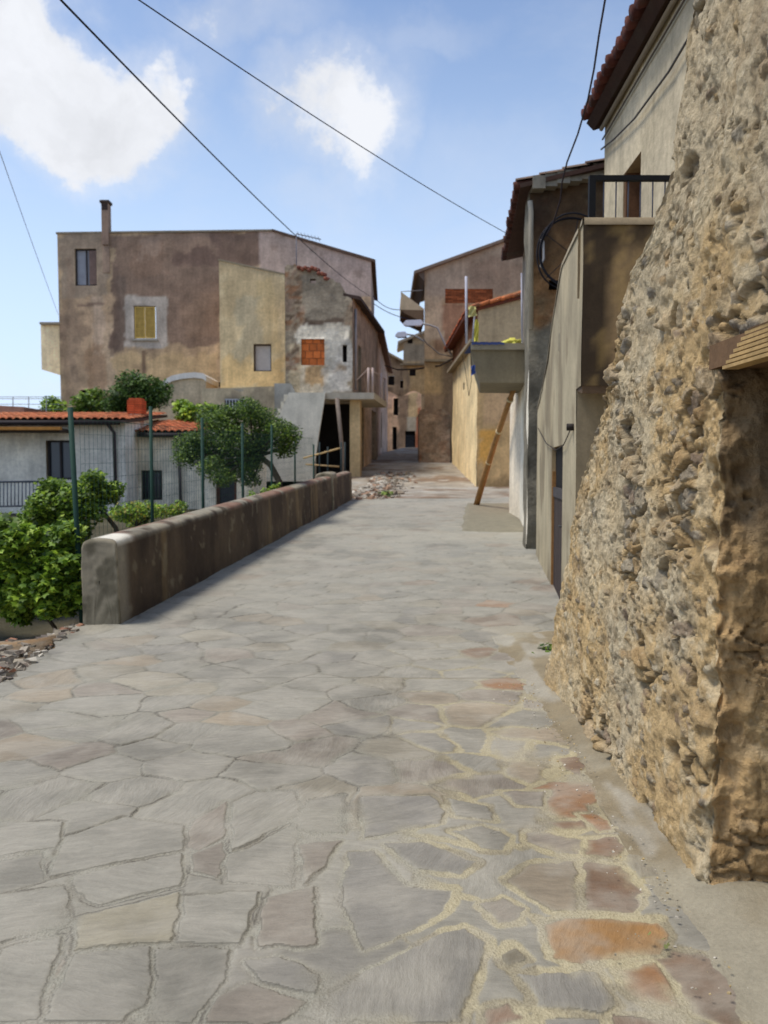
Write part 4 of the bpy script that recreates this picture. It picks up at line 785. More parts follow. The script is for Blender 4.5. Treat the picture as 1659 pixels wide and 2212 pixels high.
# ================= RIGHT SIDE =================
def ypts(f, n=9): return f
def stair_house():
    # concrete outside stair with landing
    t = thing('concrete_staircase', 'solid concrete outside staircase with a low door in its side and stained landing parapet', 'staircase', (1.9, 8, 0))
    ya, yb = 7.2, 12.6; a, b = (float(XRw(ya)), ya), (float(XRw(yb)), yb); fr = Fr(a, b, (-1, .12)); k = fr.L/(yb-ya); us = lambda y: (y-ya)*k
    TY = np.array([7.2, 9.0, 9.25, 10.1, 10.8, 11.6, 12.5, 12.6]); TZ = np.array([3.86, 3.93, 3.86, 3.5, 3.1, 2.82, 2.6, 2.58]); top = lambda u: np.interp(u/k+ya, TY, TZ)
    lft = 2.37; yl = 7.52; door = (us(8.72), us(10.02), .03, 1.88)
    cf0 = plain((166, 155, 132), 61, .5, ((132, 122, 104), .5, .55))
    def cf(U, Z, v):
        c = cf0(U, Z, v); n = fbm(v*[1, 1, .6], 2.2, 6, 66); c = mixc(c, lin((112, 100, 82)), sst(.46, .62, n)*.65); return mixc(c, lin((184, 170, 142)), sst(.5, .64, fbm(v*[1, 1, .5], 1.6, 5, 67))*.4)
    def cd(U, Z, v):
        n = fbm(v*[1, 1, .35], 2.2, 5, 68); c = mixc(np.ones(U.shape+(3,))*lin((132, 112, 86)), lin((62, 52, 42)), sst(.40, .5, n+.12*sst(3.0, 3.9, Z)-.10)); return mixc(c, lin((188, 160, 108)), sst(.54, .62, fbm(v*[1, 1, .35], 6.5, 6, 69, .65))*.3)
    cl = plain((140, 130, 112), 70, .5)
    inn = Fr((a[0]+.2, ya+.2), (b[0]+.2, yb), (1, -.1))
    def f(mb):
        panel(mb, fr, us(yl), fr.L, -.1, top, .07, cf, holes=[door], depth=.055, rough=.012, seed=5, revc=lin((150, 130, 100)))
        panel(mb, fr, 0, us(yl), lft, top, .07, cf, rough=.012, seed=5)
        n0 = Fr(a, (3.3, ya), (0, -1)); panel(mb, n0, 0, 3.3-a[0], lft, 3.86, .06, cd, rough=.03, seed=6)
        n1 = Fr((float(XRw(yl)), yl), (3.3, yl), (0, -1)); panel(mb, n1, 0, 1.5, -.1, lft, .07, cl, rough=.02)
        mb.hexa([(a[0]+.01, ya+.01, lft-.07), (3.2, ya+.01, lft-.07), (3.2, yl+.1, lft), (float(XRw(yl))+.01, yl+.1, lft), (a[0]+.01, ya+.01, lft+.005), (3.2, ya+.01, lft+.005), (3.2, yl+.1, lft+.05), (float(XRw(yl))+.01, yl+.1, lft+.05)], lin((92, 76, 62)))
        # coping following the top, inner faces, landing floor
        yy = np.linspace(ya, yb, 60); z = np.interp(yy, TY, TZ); x = XRw(yy); zi = z-.75
        rows = np.stack([np.stack([x+o, yy, zz], -1) for o, zz in ((-.012, z-.03), (-.01, z+.014), (.10, z+.022), (.20, z+.005), (.21, zi))], 1)
        rows[..., 2] += (fbm(rows, 6, 3, 4)-.5)*.02
        mb.grid(rows, mixc(np.ones(rows.shape)*lin((140, 130, 112)), lin((100, 90, 76)), sst(.45, .6, fbm(rows, 2, 4, 3))), True)
        xx = np.linspace(a[0], 3.3, 20); rows = np.stack([np.stack([xx, 0*xx+ya+o, 0*xx+zz], -1) for o, zz in ((-.03, 3.81), (-.025, 3.875), (.1, 3.88), (.2, 3.86), (.2, 3.2))], 1)
        mb.grid(rows, lin((128, 116, 98)), True)
        mb.box(a[0]+.25, 3.2, 7.3, 9.3, 3.0, 3.2, lin((130, 122, 106)))
        for i in range(9): y0 = 9.3+i*.36; mb.box(float(XRw(y0))+.2, 3.2, y0, y0+.36, .0, 3.1-i*.19, lin((130, 122, 106)))
        panel(mb, Fr((float(XRw(12.6)), 12.6), (3.3, 12.6), (0, 1)), 0, .8, 0, 2.58, .3, cf)
    mk('stair_body', M['concrete'], t, f)
    def dr(mb):
        u0, u1, z0, z1 = door; n = 6
        for i in range(n): A = u0+(u1-u0)*i/n; B = u0+(u1-u0)*(i+1)/n; mb.fbox(fr, A+.006, B-.006, -.05, -.03, z0, z1-.5, lin((64, 54, 50))*random.uniform(.8, 1.15))
        mb.fbox(fr, u0, u1, -.08, -.05, z0, z1, lin((20, 18, 18))); mb.fbox(fr, u0, u1, -.03, -.015, z1-.62, z1-.5, lin((74, 70, 70)))
        mb.fbox(fr, u0, u0+.05, -.05, -.01, z0, z1, lin((50, 40, 34))); mb.fbox(fr, u1-.04, u1, -.05, -.005, z0, z1-.3, lin((150, 108, 62)))
    d = mk('door', M['wood'], t, dr)
    mk('handle', M['metal'], d, lambda mb: mb.tube([fr.p(door[0]+.2, -.03, .95), fr.p(door[0]+.2, .0, .95), fr.p(door[0]+.3, .0, .95)], .012, 6, lin((60, 60, 60))))
    mk('wire_loop', M['metal'], t, lambda mb: (mb.tube([fr.p(us(7.75), .02, 2.02), fr.p(us(8.4), .03, 1.86), fr.p(us(9.2), .03, 1.83), fr.p(us(10.5), .03, 1.95), fr.p(us(12.2), .02, 2.25)], .006, 5, lin((50, 46, 44))), mb.tube([fr.p(us(7.72), -.02, 2.02), fr.p(us(7.72), .07, 2.02)], .035, 8, lin((44, 38, 34)))))
    # landing railing
    t2 = thing('landing_railing', 'black steel railing with thin bars on top of the concrete stair landing', 'railing', (2.2, 7.3, 3.86))
    y = 7.27; blk = lin((24, 25, 28)); zt = ZP(378, y); z0 = 3.87; xa, xb = XP(1265, y), 2.95
    mk('post', M['metal'], t2, lambda mb: mb.box(xa, xa+.058, y, y+.05, z0-.05, zt-.045, blk))
    mk('top_rail', M['metal'], t2, lambda mb: mb.box(xa, xb, y, y+.05, zt-.045, zt, blk))
    for i in range(11):
        xx = XP(1297, y)+i*.112
        if xx < xb: mk('bar', M['metal'], t2, lambda mb: mb.tube([(xx, y+.025, z0-.05), (xx, y+.025, zt-.04)], .0065, 6, lin((88, 90, 100))))
stair_house()
def right_house():
    t = thing('eaved_house', 'upper storey of a beige rendered house with tiled eaves behind the ruined wall', 'house', (3, 8, 0))
    X_ = lambda y: 2.72+.029*y; fr = Fr((X_(2), 2), (X_(11), 11), (-1, 0)); k = fr.L/9; us = lambda y: (y-2)*k; dr = (us(9.28), us(10.02), 3.25, 5.3); zt = 6.38
    cf = plain((150, 141, 124), 81, .7, ((122, 114, 98), .5, .5))
    def f(mb):
        panel(mb, fr, 0, fr.L, 0, zt, .12, cf, holes=[dr], depth=.3, rough=.02, revc=lin((120, 104, 84)))
        panel(mb, Fr((X_(11), 11), (7, 11), (0, 1)), 0, 4, 0, zt+.2, .5, cf)
    mk('wall', M['plaster'], t, f)
    def rf(mb):
        ex = .24; O = (X_(11.1)-ex, 11.12, zt+.1); d = Vector((X_(2)-X_(11.1), -9.1, 0)); s = Vector((1, .0, .33))
        tile_roof(mb, O, d, s, 9.1, 4.4, .2, .38, 8, .07, (112, 64, 50), 5)
        for i in range(45):
            p = Vector(O)+d.normalized()*(.1+.2*i); r = .075+random.uniform(-.006, .006); q = random.uniform(-.03, .02)
            mb.tube([p+Vector((-.06+q, 0, .0)), p+Vector((.3, 0, .11))], r, 9, lin((92, 50, 40))*random.uniform(.5, 1.3))
        O2 = Vector((X_(11.1)-.235, 11.1, zt+.02)); mb.prism([tuple(O2), (O2.x+4.5, 11.1, zt+1.5), (O2.x+4.5, 11.1, zt+1.42), (O2.x+.1, 11.1, zt-.08)], tuple(d), lin((60, 42, 34)))
    mk('roof', M['tile'], t, rf)
    mk('gutter_pipe', M['metal'], t, lambda mb: (mb.tube([fr.p(0, .05, zt-.06), fr.p(fr.L, .05, zt-.1)], .03, 8, lin((150, 138, 120))), mb.tube([fr.p(0, .03, zt-.2), fr.p(fr.L, .03, zt-.24)], .012, 6, lin((96, 84, 72)))))
    def dd(mb):
        u0, u1, z0, z1 = dr; mb.fbox(fr, u1-.06, u1-.0, -.25, -.02, z0, z1, lin((104, 72, 48))); mb.fbox(fr, u0, u1, -.3, -.28, z0, z1, lin((96, 84, 72))); mb.fbox(fr, u0+.2, u1-.2, -.28, -.24, z0, z1-.25, lin((150, 120, 84)))
    d = mk('door', M['wood'], t, dd)
    cb = MB(); z0, z1 = 4.05, 4.8
    V = np.array([[fr.p(dr[0]+.05+.27*q+.02*math.sin(zz*9), -.16+.03*math.sin(q*12), zz) for q in np.linspace(0, 1, 12)] for zz in np.linspace(z0, z1, 8)])
    cb.grid(V, lin((228, 226, 220))); cb.build('curtain', M['cloth'], d)
    mk('facade_cable', M['metal'], t, lambda mb: mb.tube([fr.p(us(y), .05, z) for y, z in ((5, 6.0), (7.2, 5.72), (8.2, 5.66), (9.4, 5.72), (10.3, 5.86), (10.98, 6.0))], .013, 6, lin((84, 80, 78))))
right_house()
def stone_house():
    t = thing('stone_house', 'dark rubble stone house with tiled eaves and a coil of hose on its gable', 'house', (3, 14, 0))
    Yp = 13.3; x0 = 2.44; g = Fr((x0, Yp), (7.5, Yp), (0, -1)); sc1 = stonecol((120, 92, 66), (134, 114, 88), (.26, .16), 15); dg = plain((112, 108, 98), 71, .9, ((82, 79, 72), .48, .6)); tp = lambda u: 6.27+.21*u
    br = plain((126, 96, 66), 73, 1.0, ((58, 44, 34), .46, .85))
    def cf(U, Z, v):
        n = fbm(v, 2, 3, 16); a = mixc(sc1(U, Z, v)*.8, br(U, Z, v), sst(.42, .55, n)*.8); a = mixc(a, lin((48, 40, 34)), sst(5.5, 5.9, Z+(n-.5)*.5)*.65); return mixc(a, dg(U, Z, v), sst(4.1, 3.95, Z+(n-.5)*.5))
    sd = Fr((x0, Yp), (x0+.03, Yp+.6), (-1, 0)); h1 = (.33, .56, 4.62, 4.78); h2 = (.2, .5, 5.25, 5.6)
    def f(mb):
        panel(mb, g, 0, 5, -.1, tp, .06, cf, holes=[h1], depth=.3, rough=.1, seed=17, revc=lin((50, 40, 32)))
        panel(mb, sd, 0, sd.L, -.1, 6.25, .1, dg, rough=.05)
        f2 = Fr((2.62, 13.9), (float(XRw(17.6)), 17.6), (-1, .1)); panel(mb, f2, 0, f2.L, 3.9, 6.3, .2, plain((120, 112, 104), 74, .8))
        mb.fbox(g, .3, .9, -.4, -.3, 4.4, 5.7, lin((30, 24, 20)))
    mk('wall', M['stonewall'], t, f)
    def rf(mb):
        O = Vector((x0-.24, Yp-.2, 6.3)); d = Vector((.47, 4.5, 0)); s = Vector((1, -.1, .21)); tile_roof(mb, O, d, s, 4.5, 5, .2, .38, 6, .06, (104, 90, 76), 7)
        slab(mb, O+Vector((.03, 0, .0)), d, s, 4.5, 5, .07, lin((72, 50, 40)))
        for i in range(23): p = O+d.normalized()*(.1+.2*i); mb.tube([p+Vector((-.05+random.uniform(-.03, .02), 0, -.01)), p+Vector((.3, 0, .06))], .07, 7, lin((84, 50, 40))*random.uniform(.5, 1.2))
        # mortar bedding and rough stone verge on the gable top
        for i in range(26): u = i*.2; mb.fbox(g, u, u+.21, -.1, .22+random.uniform(-.03, .03), float(tp(u))-.06, float(tp(u))+.13+random.uniform(0, .04), lin((142, 134, 118))*random.uniform(.7, 1.2))
    mk('roof', M['tile'], t, rf)
    mk('downpipe', M['metal'], t, lambda mb: mb.tube([(x0-.02, Yp-.1, 6.05), (x0+.0, Yp-.1, 5.9), (x0+.02, Yp-.1, 3.95)], .042, 8, lin((176, 166, 146))))
    mk('white_cord', M['cloth'], t, lambda mb: mb.tube([(x0+.14, Yp-.15, 5.4), (x0+.2, Yp-.15, 5.38), (x0+.21, Yp-.15, 5.1), (x0+.16, Yp-.15, 4.98), (x0+.23, Yp-.15, 4.9)], .018, 6, lin((210, 208, 206))))
    # hose coil
    c = P(1238, 545, 13.0); t2 = thing('hose_coil', 'large coil of black hose hanging on the gable of the dark stone house', 'hose', (c.x, 13.1, c.z))
    def hc(mb):
        for i, (r, o) in enumerate(((.6, 0), (.57, .03), (.62, .05))):
            pts = [(c.x+r*math.cos(a)*.95+o, 13.12-.02*i, c.z+.03*math.sin(i)+r*math.sin(a)+.02*math.sin(3*a+i)) for a in np.linspace(0, 2*math.pi, 40)]; mb.tube(pts, .014, 6, lin((34, 34, 40)), False)
        for a in (.5, 1.4, 2.5, 3.9): mb.tube([(c.x, 13.1, c.z), (c.x+.6*math.cos(a), 13.1, c.z+.6*math.sin(a))], .007, 5, lin((40, 40, 44)))
    mk('hose', M['metal'], t2, hc)
stone_house()
def white_pink():
    t = thing('white_house', 'narrow sunlit white wall of a house under the concrete balcony', 'house', (2.9, 16, 0))
    o = .0; fr = Fr((float(XRw(13.9))+o, 13.9), (float(XRw(19.3))+o, 19.3), (-1, .12)); d = (2.6, 3.4, 1.6, 2.7)
    mk('wall', M['plaster'], t, lambda mb: (panel(mb, fr, 0, fr.L, 0, 4.25, .15, plain((186, 182, 174), 82, .2), holes=[(4.3, 5.0, 1.7, 2.9)], depth=.2, rough=.015), mb.box(3.1, 7, 17.7, 19.3, 0, 4.2, lin((180, 172, 160)))))
    mk('window_back', M['dark'], t, lambda mb: mb.fbox(fr, 4.3, 5.0, -.2, -.16, 1.7, 2.9, lin((50, 46, 46))))
    # balcony: slab, corbelled box below
    def bl(mb):
        y0, y1 = 16, 18.4; xo = XP(1015, y0); xw = float(XRw(y0))+o; zt = ZP(741, y0); c = lin((132, 126, 114))
        mb.prism([(xo, y0, zt), (xo, y0, zt-.13), (xw+.1, y0, zt-.13), (xw+.1, y0, zt)], (.28, y1-y0, 0), c)
    b = mk('balcony_slab', M['concrete'], t, bl)
    def cb(mb):
        y0, y1 = 16.08, 18.3; zt = ZP(741, 16)-.13; xw = float(XRw(16))+o; rows = []
        sec = [(XP(1017, 16), zt), (XP(1021, 16), zt-.2), (XP(1029, 16), zt-.45), (XP(1036, 16), ZP(825, 16)), (xw+.1, ZP(826, 16)), (xw+.1, zt)]
        mb.prism([(a, y0, z) for a, z in sec], (.27, y1-y0, 0), lin((116, 108, 92)))
    mk('corbel', M['concrete'], t, cb)
    y = 16.05; c = lin((178, 178, 188))
    for a_, b_, r_ in ((P(1008, 742, y), P(1007, 597, y), .026), (P(1021, 742, y), P(1026, 672, y), .02), (P(1128, 742, y), P(1127, 590, y), .02)):
        mk('rod', M['metal'], t, lambda mb: mb.tube([a_, b_], r_, 8, c))
    # items on the balcony
    def blob(name, lab, cat, p, s, rgb, seed, sq=1.):
        mb = MB(); a = np.linspace(0, 2*math.pi, 36); b = np.linspace(-.5*math.pi, .5*math.pi, 18); A, B = np.meshgrid(a, b)
        q = np.stack([np.cos(A)*np.cos(B), np.sin(A)*np.cos(B), np.sin(B)], -1); q = q*(1+(fbm(q+seed, 3.2, 4, seed)-.5)[..., None]*1.5)*np.array(s)+np.array([p[0], p[1], p[2]])
        q[..., 2] = np.maximum(q[..., 2], p[2]-s[2]*.6)
        mb.grid(q, lin(rgb)); return tag(mb.build(name, M['cloth']), lab, cat)
    zt = ZP(741, 16); blob('plastic_bag', 'crumpled yellow plastic sheet lying on the balcony slab by the pole', 'plastic sheet', (XP(1104, 16.4), 16.4, zt+.06), (.2, .2, .085), (208, 202, 96), 3)
    mb = MB(); V = np.array([[(XP(1018, 16), 16.02, 0), (0, 0, 0)]]); xs = np.linspace(XP(1016, 16.1), XP(1085, 16.1), 14)
    mb.grid(np.array([[(x, yy, zt+.012+.008*math.sin(x*23+yy*9)) for x in xs] for yy in np.linspace(15.97, 17.5, 8)]), lin((70, 84, 134))); mb.grid(np.array([[(x, 15.975, zt+.015+.008*math.sin(x*23+x*x*40)-h*.05) for x in xs] for h in (0, 1)]), lin((70, 84, 134)))
    tag(mb.build('tarpaulin', M['cloth']), 'thin blue tarpaulin along the edge of the balcony slab', 'tarpaulin')
    def rag(name, pts0, pts1, rgb, lab, y=16):
        mb = MB(); n = 10; rows = []
        for k in range(n):
            q = k/(n-1); i = q*(len(pts0)-1); a = int(min(i, len(pts0)-2)); fr_ = i-a
            A = np.array(P(pts0[a][0]*(1-fr_)+pts0[a+1][0]*fr_, pts0[a][1]*(1-fr_)+pts0[a+1][1]*fr_, y)); B = np.array(P(pts1[a][0]*(1-fr_)+pts1[a+1][0]*fr_, pts1[a][1]*(1-fr_)+pts1[a+1][1]*fr_, y))
            rows.append([A+(B-A)*s+np.array([0, .03*math.sin(s*9+k), 0]) for s in np.linspace(0, 1, 6)])
        mb.grid(np.array(rows), lin(rgb)); tag(mb.build(name, M['cloth']), lab, 'cloth')
    rag('cloth', [(1012, 660), (1012, 685)], [(1027, 662), (1030, 682)], (206, 196, 130), 'pale yellow cloth tied high on the balcony post', 15.98)
    rag('cloth', [(1026, 690), (1024, 715), (1024, 738)], [(1032, 690), (1035, 712), (1032, 738)], (212, 202, 90), 'bright yellow strip of cloth hanging on the balcony post', 15.98)
    rag('cloth', [(1018, 790), (1018, 812)], [(1026, 788), (1027, 806)], (60, 84, 150), 'small blue rag hanging below the balcony slab', 15.97)
    t = thing('pink_house', 'pale pink painted house wall beyond the white wall at the courtyard', 'house', (3.5, 21, 0)); o = .06
    fp = Fr((float(XRw(19.3))+o-.08, 19.3), (float(XRw(22.6))+o-.08, 22.6), (-1, .12))
    mk('wall', M['plaster'], t, lambda mb: (panel(mb, fp, 0, fp.L, 0, 4.35, .15, plain((192, 156, 136), 84, .2), holes=[(1.9, 2.8, 1.0, 3.0)], depth=.2), panel(mb, Fr((fp.p(fp.L, 0, 0)[0], 22.6), (7, 22.6), (0, 1)), 0, 3, 0, 4.35, .5, plain((200, 170, 150)))))
    mk('window_back', M['dark'], t, lambda mb: mb.fbox(fp, 1.9, 2.8, -.12, -.08, 1.0, 3.0, lin((44, 38, 38))))
    # prop
    t = thing('prop_pole', 'long bent wooden pole propping up the concrete balcony', 'pole', (2.6, 21, .5)); b = P(1028, 1091, 21.6)
    ptl = [P(1028, 1091, 21.6)-Vector((0, 0, .05)), P(1048, 1025, 20.6), P(1068, 960, 19.7), P(1092, 890, 18.6), P(1117, 822, 17.4)]
    mk('pole', M['wood'], t, lambda mb: mb.tube(ptl, [.085, .08, .07, .065, .055], 9, lin((156, 116, 70))))
    for i in range(4): mk('binding', M['cloth'], t, lambda mb: mb.tube([ptl[i].lerp(ptl[i+1], .4), ptl[i].lerp(ptl[i+1], .43)], .082, 9, lin((206, 190, 150))))
white_pink()
def yellow_house():
    Yp = 29; x0 = XP(1030, Yp); g = Fr((x0, Yp), (x0+3.6, Yp), (0, -1)); s = Fr((x0, Yp), (XP(977, 38.4), 38.4), (-1, 0))
    t = thing('yellow_house', 'house with sunlit cream side wall and an orange tiled edge beyond the pole', 'house', (x0+1, Yp, .9))
    U = lambda px: XP(px, Yp)-x0; tpf = lambda u: np.interp(u, [0, 3.6], [ZP(655, Yp), ZP(590, Yp)])
    cf = painter((158, 132, 96), [(1030, 640, 1200, 830, (138, 122, 100), .9, .4), (1030, 930, 1062, 990, (176, 130, 60), .8, .5), (1040, 840, 1110, 920, (150, 124, 98), .7, .5), (1030, 1030, 1200, 1060, (110, 92, 66), .7, .3)], Yp, lambda x: x-x0, (.5, .1), 31)
    cs0 = plain((188, 170, 136), 87, .35, ((168, 146, 112), .55, .5))
    def cs(Uu, Z, v): return mixc(cs0(Uu, Z, v), lin((120, 84, 62)), sst(6.35, 6.45, Z))
    def f(mb): panel(mb, g, 0, 3.6, .3, tpf, .15, cf, rough=.05); panel(mb, s, 0, s.L, .3, 7.55, .15, cs, holes=[(4.2, 4.7, 5, 5.3)], depth=.2, rough=.06, seed=3)
    mk('wall', M['plaster'], t, f)
    def rf(mb):
        O = Vector((x0-.42, Yp-.12, ZP(672, Yp))); d = s.u; d3 = Vector((d.x, d.y, 0)); e = Vector((1, 0, .27)); tile_roof(mb, O, d3, e, 9.6, 4.2, .21, .4, 6, .06, (190, 100, 58), 9); slab(mb, O, d3, e, 9.6, 4.2, .1, lin((112, 58, 38)))
        for k in range(10): a = O+e.normalized()*(.42*k+.02); mb.tube([a+Vector((0, -.02, .06)), a+e.normalized()*.44+Vector((0, -.02, .1))], .075, 7, lin((214, 124, 74))*random.uniform(.7, 1.1))
    mk('roof', M['tile'], t, rf)
    mk('ledge', M['concrete'], t, lambda mb: mb.fbox(s, 0, s.L, 0, .28, 6.3, 6.42, lin((140, 128, 110))))
    mk('hanging_cable', M['metal'], t, lambda mb: mb.tube([s.p(.5, .2, 6.2), s.p(1, .1, 5.0), s.p(1.8, .1, 4.5), s.p(2.6, .15, 5.6), s.p(3.3, .2, 6.3)], .014, 5, lin((70, 60, 50))))
yellow_house()
def far_house():
    Yp = 40.5; x0 = XP(916, Yp); g = Fr((x0, Yp), (x0+9, Yp), (0, -1)); t = thing('gabled_house', 'tall gabled grey brown house with a cut away balcony at the end of the street', 'house', (x0+2, Yp, 2)); Z = lambda py: ZP(py, Yp); X = lambda px: XP(px, Yp)
    sl = (Z(505)-Z(580))/(X(1120)-X(916)); br = (X(960)-x0, X(1062)-x0, Z(655), Z(624)); dk = (X(957)-x0, X(972)-x0, Z(948-10), Z(790))
    cf = painter((134, 112, 88), [(916, 500, 1130, 640, (136, 122, 108), .9, .5), (1000, 560, 1130, 640, (112, 94, 80), .6, .9), (900, 640, 960, 740, (150, 132, 112), .8, .6), (957, 655, 1010, 740, (118, 86, 68), .8, .3), (900, 790, 972, 870, (160, 130, 90), .8, .5), (900, 850, 972, 900, (120, 98, 78), .8, .5), (955, 780, 975, 990, (96, 78, 62), .7, .3), (935, 735, 975, 765, (110, 80, 60), .7, .4)], Yp, lambda x: x-x0, (.6, .16), 41)
    def f(mb): panel(mb, g, 0, 9, .8, lambda u: Z(580)+sl*u, .2, cf, holes=[br], depth=.12, rough=.08, seed=9); panel(mb, Fr((x0, Yp), (x0+.9, Yp+8), (-1, 0)), 0, 8, .8, Z(580), .4, plain((150, 130, 108), 43))
    mk('wall', M['plaster'], t, f)
    def bk(mb):
        a, b, z0, z1 = br; n = 8; m_ = int((b-a)/.3)
        for r in range(n):
            for k in range(m_+1):
                A = a+(k-.5*(r % 2))*(b-a)/m_; B = A+(b-a)/m_-.02; A, B = max(A, a), min(B, b); h = (z1-z0)/n
                if B > A: mb.fbox(g, A, B, -.12, -.03-random.random()*.03, z0+r*h+.01, z0+(r+1)*h, lin((170, 96, 56))*random.uniform(.5, 1.15))
    mk('brick_patch', M['brick'], t, bk); mk('string_course', M['concrete'], t, lambda mb: mb.fbox(g, .02, X(975)-x0, 0, .22, Z(782), Z(777), lin((140, 122, 96)))); mk('brick_backing', M['dark'], t, lambda mb: mb.fbox(g, br[0]-.05, br[1]+.05, -.2, -.1, br[2]-.05, br[3]+.05, lin((84, 58, 42))))
    def rf(mb):
        e = Vector((1, 0, sl)).normalized(); O = Vector((x0-.55, Yp-.25, Z(580)-sl*.55+.02)); slab(mb, O, (0, 1, 0), e, 8, 10, .14, lin((120, 104, 92)))
        mb.prism([(x0-.5, Yp-.05, Z(580)-.12), (x0, Yp-.05, Z(608)), (x0, Yp-.05, Z(583))], (0, 7, 0), lin((96, 84, 76)))
    mk('roof', M['concrete'], t, rf)
    def bal(mb):
        c = lin((176, 158, 132)); y = Yp+.1; mb.prism([P(866, 630, y), P(867, 669, y), P(916, 670, y), P(916, 667, y)], (0, .14, 0), c); mb.prism([P(866, 669, y), P(874, 677, y), P(916, 696, y), P(916, 670, y)], (0, 3, 0), lin((104, 84, 66))); mb.box(X(866), X(868.5), y+.15, y+3, Z(669), Z(634), c*.9)
        mb.tube([P(866, 630, y), P(914, 627, y)], .02, 5, lin((120, 120, 124)))
    mk('balcony', M['concrete'], t, bal)
    y = 39.2; a, b = XP(905, y), XP(972, y); st = stonecol((120, 96, 78), (118, 104, 88), (.4, .25), 51)
    t = thing('stone_outhouse', 'low rough stone outhouse at the foot of the gabled house', 'outhouse', (a, y, 2))
    def g2(mb):
        fr = Fr((a, y), (b, y), (0, -1)); panel(mb, fr, 0, fr.L, 1, lambda u: ZP(888, y)+.12*np.sin(u*7), .1, lambda U, Z_, v: mixc(st(U, Z_, v), lin((132, 112, 94)), sst(.45, .6, fbm(v, 1, 4, 3))*.6), rough=.1); panel(mb, Fr((a, y), (a, y+1.3), (-1, 0)), 0, 1.3, 1, ZP(888, y)-.1, .2, st)
        mb.box(a, b, y+.05, y+1.3, ZP(892, y)-.15, ZP(892, y)-.05, lin((110, 96, 80)))
    mk('wall', M['stonewall'], t, g2)
    # end of the lane
    y = 62; fr = Fr((XP(822, y), y), (XP(910, y), y), (0, -1)); x0 = fr.o.x; U = lambda px: XP(px, y)-x0; gate = (U(875), U(897), 3.2, ZP(931, y)); dd = (U(848), U(857), 3.2, ZP(922, y)); wn = (U(850), U(860), ZP(897, y), ZP(860, y)); w3 = (U(877), U(896), ZP(925, y), ZP(908, y))
    t = thing('pinkish_end_house', 'shabby pinkish house with a dark gate closing the end of the lane', 'house', (x0+1.5, y, 3.4))
    cf = painter((184, 150, 124), [(860, 855, 880, 970, (112, 94, 78), .8, .5), (876, 900, 905, 932, (150, 142, 128), .9, .2), (835, 850, 862, 880, (196, 160, 140), .8, .4), (897, 880, 906, 985, (150, 84, 58), .85, .2), (880, 850, 900, 900, (176, 154, 116), .8, .3)], y, lambda x: x-x0, (.6, .2), 61)
    mk('wall', M['plaster'], t, lambda mb: panel(mb, fr, 0, fr.L, 2, lambda u: ZP(850, y)+.2*np.sin(u*3), .12, cf, holes=[gate, dd, wn], depth=.4, rough=.1))
    for q in (gate, dd, wn): mk('opening_back', M['dark'], t, lambda mb: mb.fbox(fr, q[0], q[1], -.45, -.4, q[2], q[3], lin((34, 30, 30))))
    mk('gate', M['metal'], t, lambda mb: [mb.fbox(fr, gate[0]+k*.09, gate[0]+k*.09+.03, -.3, -.27, gate[2], gate[3]-.3, lin((96, 100, 106))) for k in range(9)])
    y2 = 66; a, b = XP(826, y2), XP(912, y2); t = thing('brown_end_house', 'dim brown house with pale roof edge above the end of the lane', 'house', (a, y2, 3.4)); tz = lambda u: np.interp(u, [0, 1.7, b-a], [ZP(752, y2), ZP(782, y2), ZP(782, y2)])
    mk('wall', M['plaster'], t, lambda mb: panel(mb, Fr((a, y2), (b, y2), (0, -1)), 0, b-a, 2, tz, .2, plain((136, 114, 94), 65, 1.1, ((70, 56, 46), .5, .7)), holes=[(.5, 1.0, ZP(832, y2), ZP(812, y2)), (1.5, 1.9, ZP(838, y2), ZP(822, y2))], rough=.1))
    for q in ((.5, 1.0, 832, 812), (1.5, 1.9, 838, 822)): mk('opening_back', M['dark'], t, lambda mb: mb.fbox(Fr((a, y2), (b, y2), (0, -1)), q[0], q[1], -.3, -.24, ZP(q[2], y2), ZP(q[3], y2), lin((44, 36, 32))))
    mk('roof', M['concrete'], t, lambda mb: (mb.hexa([P(824, 757, y2-.5), P(872, 783, y2-.5), P(872, 783, 70), P(824, 757, 70), P(824, 752, y2-.5), P(872, 778, y2-.5), P(872, 778, 70), P(824, 752, 70)], lin((168, 150, 124)))))
    mk('chimney', M['plaster'], t, lambda mb: mb.box(XP(825, 65.5), XP(831, 65.5), 65.3, 65.8, ZP(765, 65), ZP(738, 65), lin((170, 160, 146))))
    y3 = 63.5; a, b = XP(871, y3), XP(930, y3); t = thing('tan_tower_house', 'narrow tan house with a small sloping roof left of the gabled house', 'house', (a, y3, 3.4))
    cf = painter((140, 118, 92), [(871, 740, 930, 790, (118, 106, 92), .8, .5), (871, 790, 930, 860, (104, 84, 68), .6, .8), (885, 785, 930, 850, (168, 136, 94), .6, .5)], y3, lambda x: x-a, (.6, .15), 71)
    mk('wall', M['plaster'], t, lambda mb: panel(mb, Fr((a, y3), (b, y3), (0, -1)), 0, b-a, 2, lambda u: np.interp(u, [0, b-a], [ZP(736, y3), ZP(712, y3)]), .2, cf, holes=[(.35, .75, ZP(742, y3), ZP(730, y3)), (.5, 1.0, ZP(812, y3), ZP(798, y3))], rough=.08))
    for q in ((.35, .75, 742, 730), (.5, 1.0, 812, 798)): mk('opening_back', M['dark'], t, lambda mb: mb.fbox(Fr((a, y3), (b, y3), (0, -1)), q[0], q[1], -.3, -.24, ZP(q[2], y3), ZP(q[3], y3), lin((44, 36, 32))))
    mk('ledge', M['concrete'], t, lambda mb: (mb.box(a-.25, b, y3-.5, y3, ZP(790, y3), ZP(786, y3), lin((120, 104, 84)))))
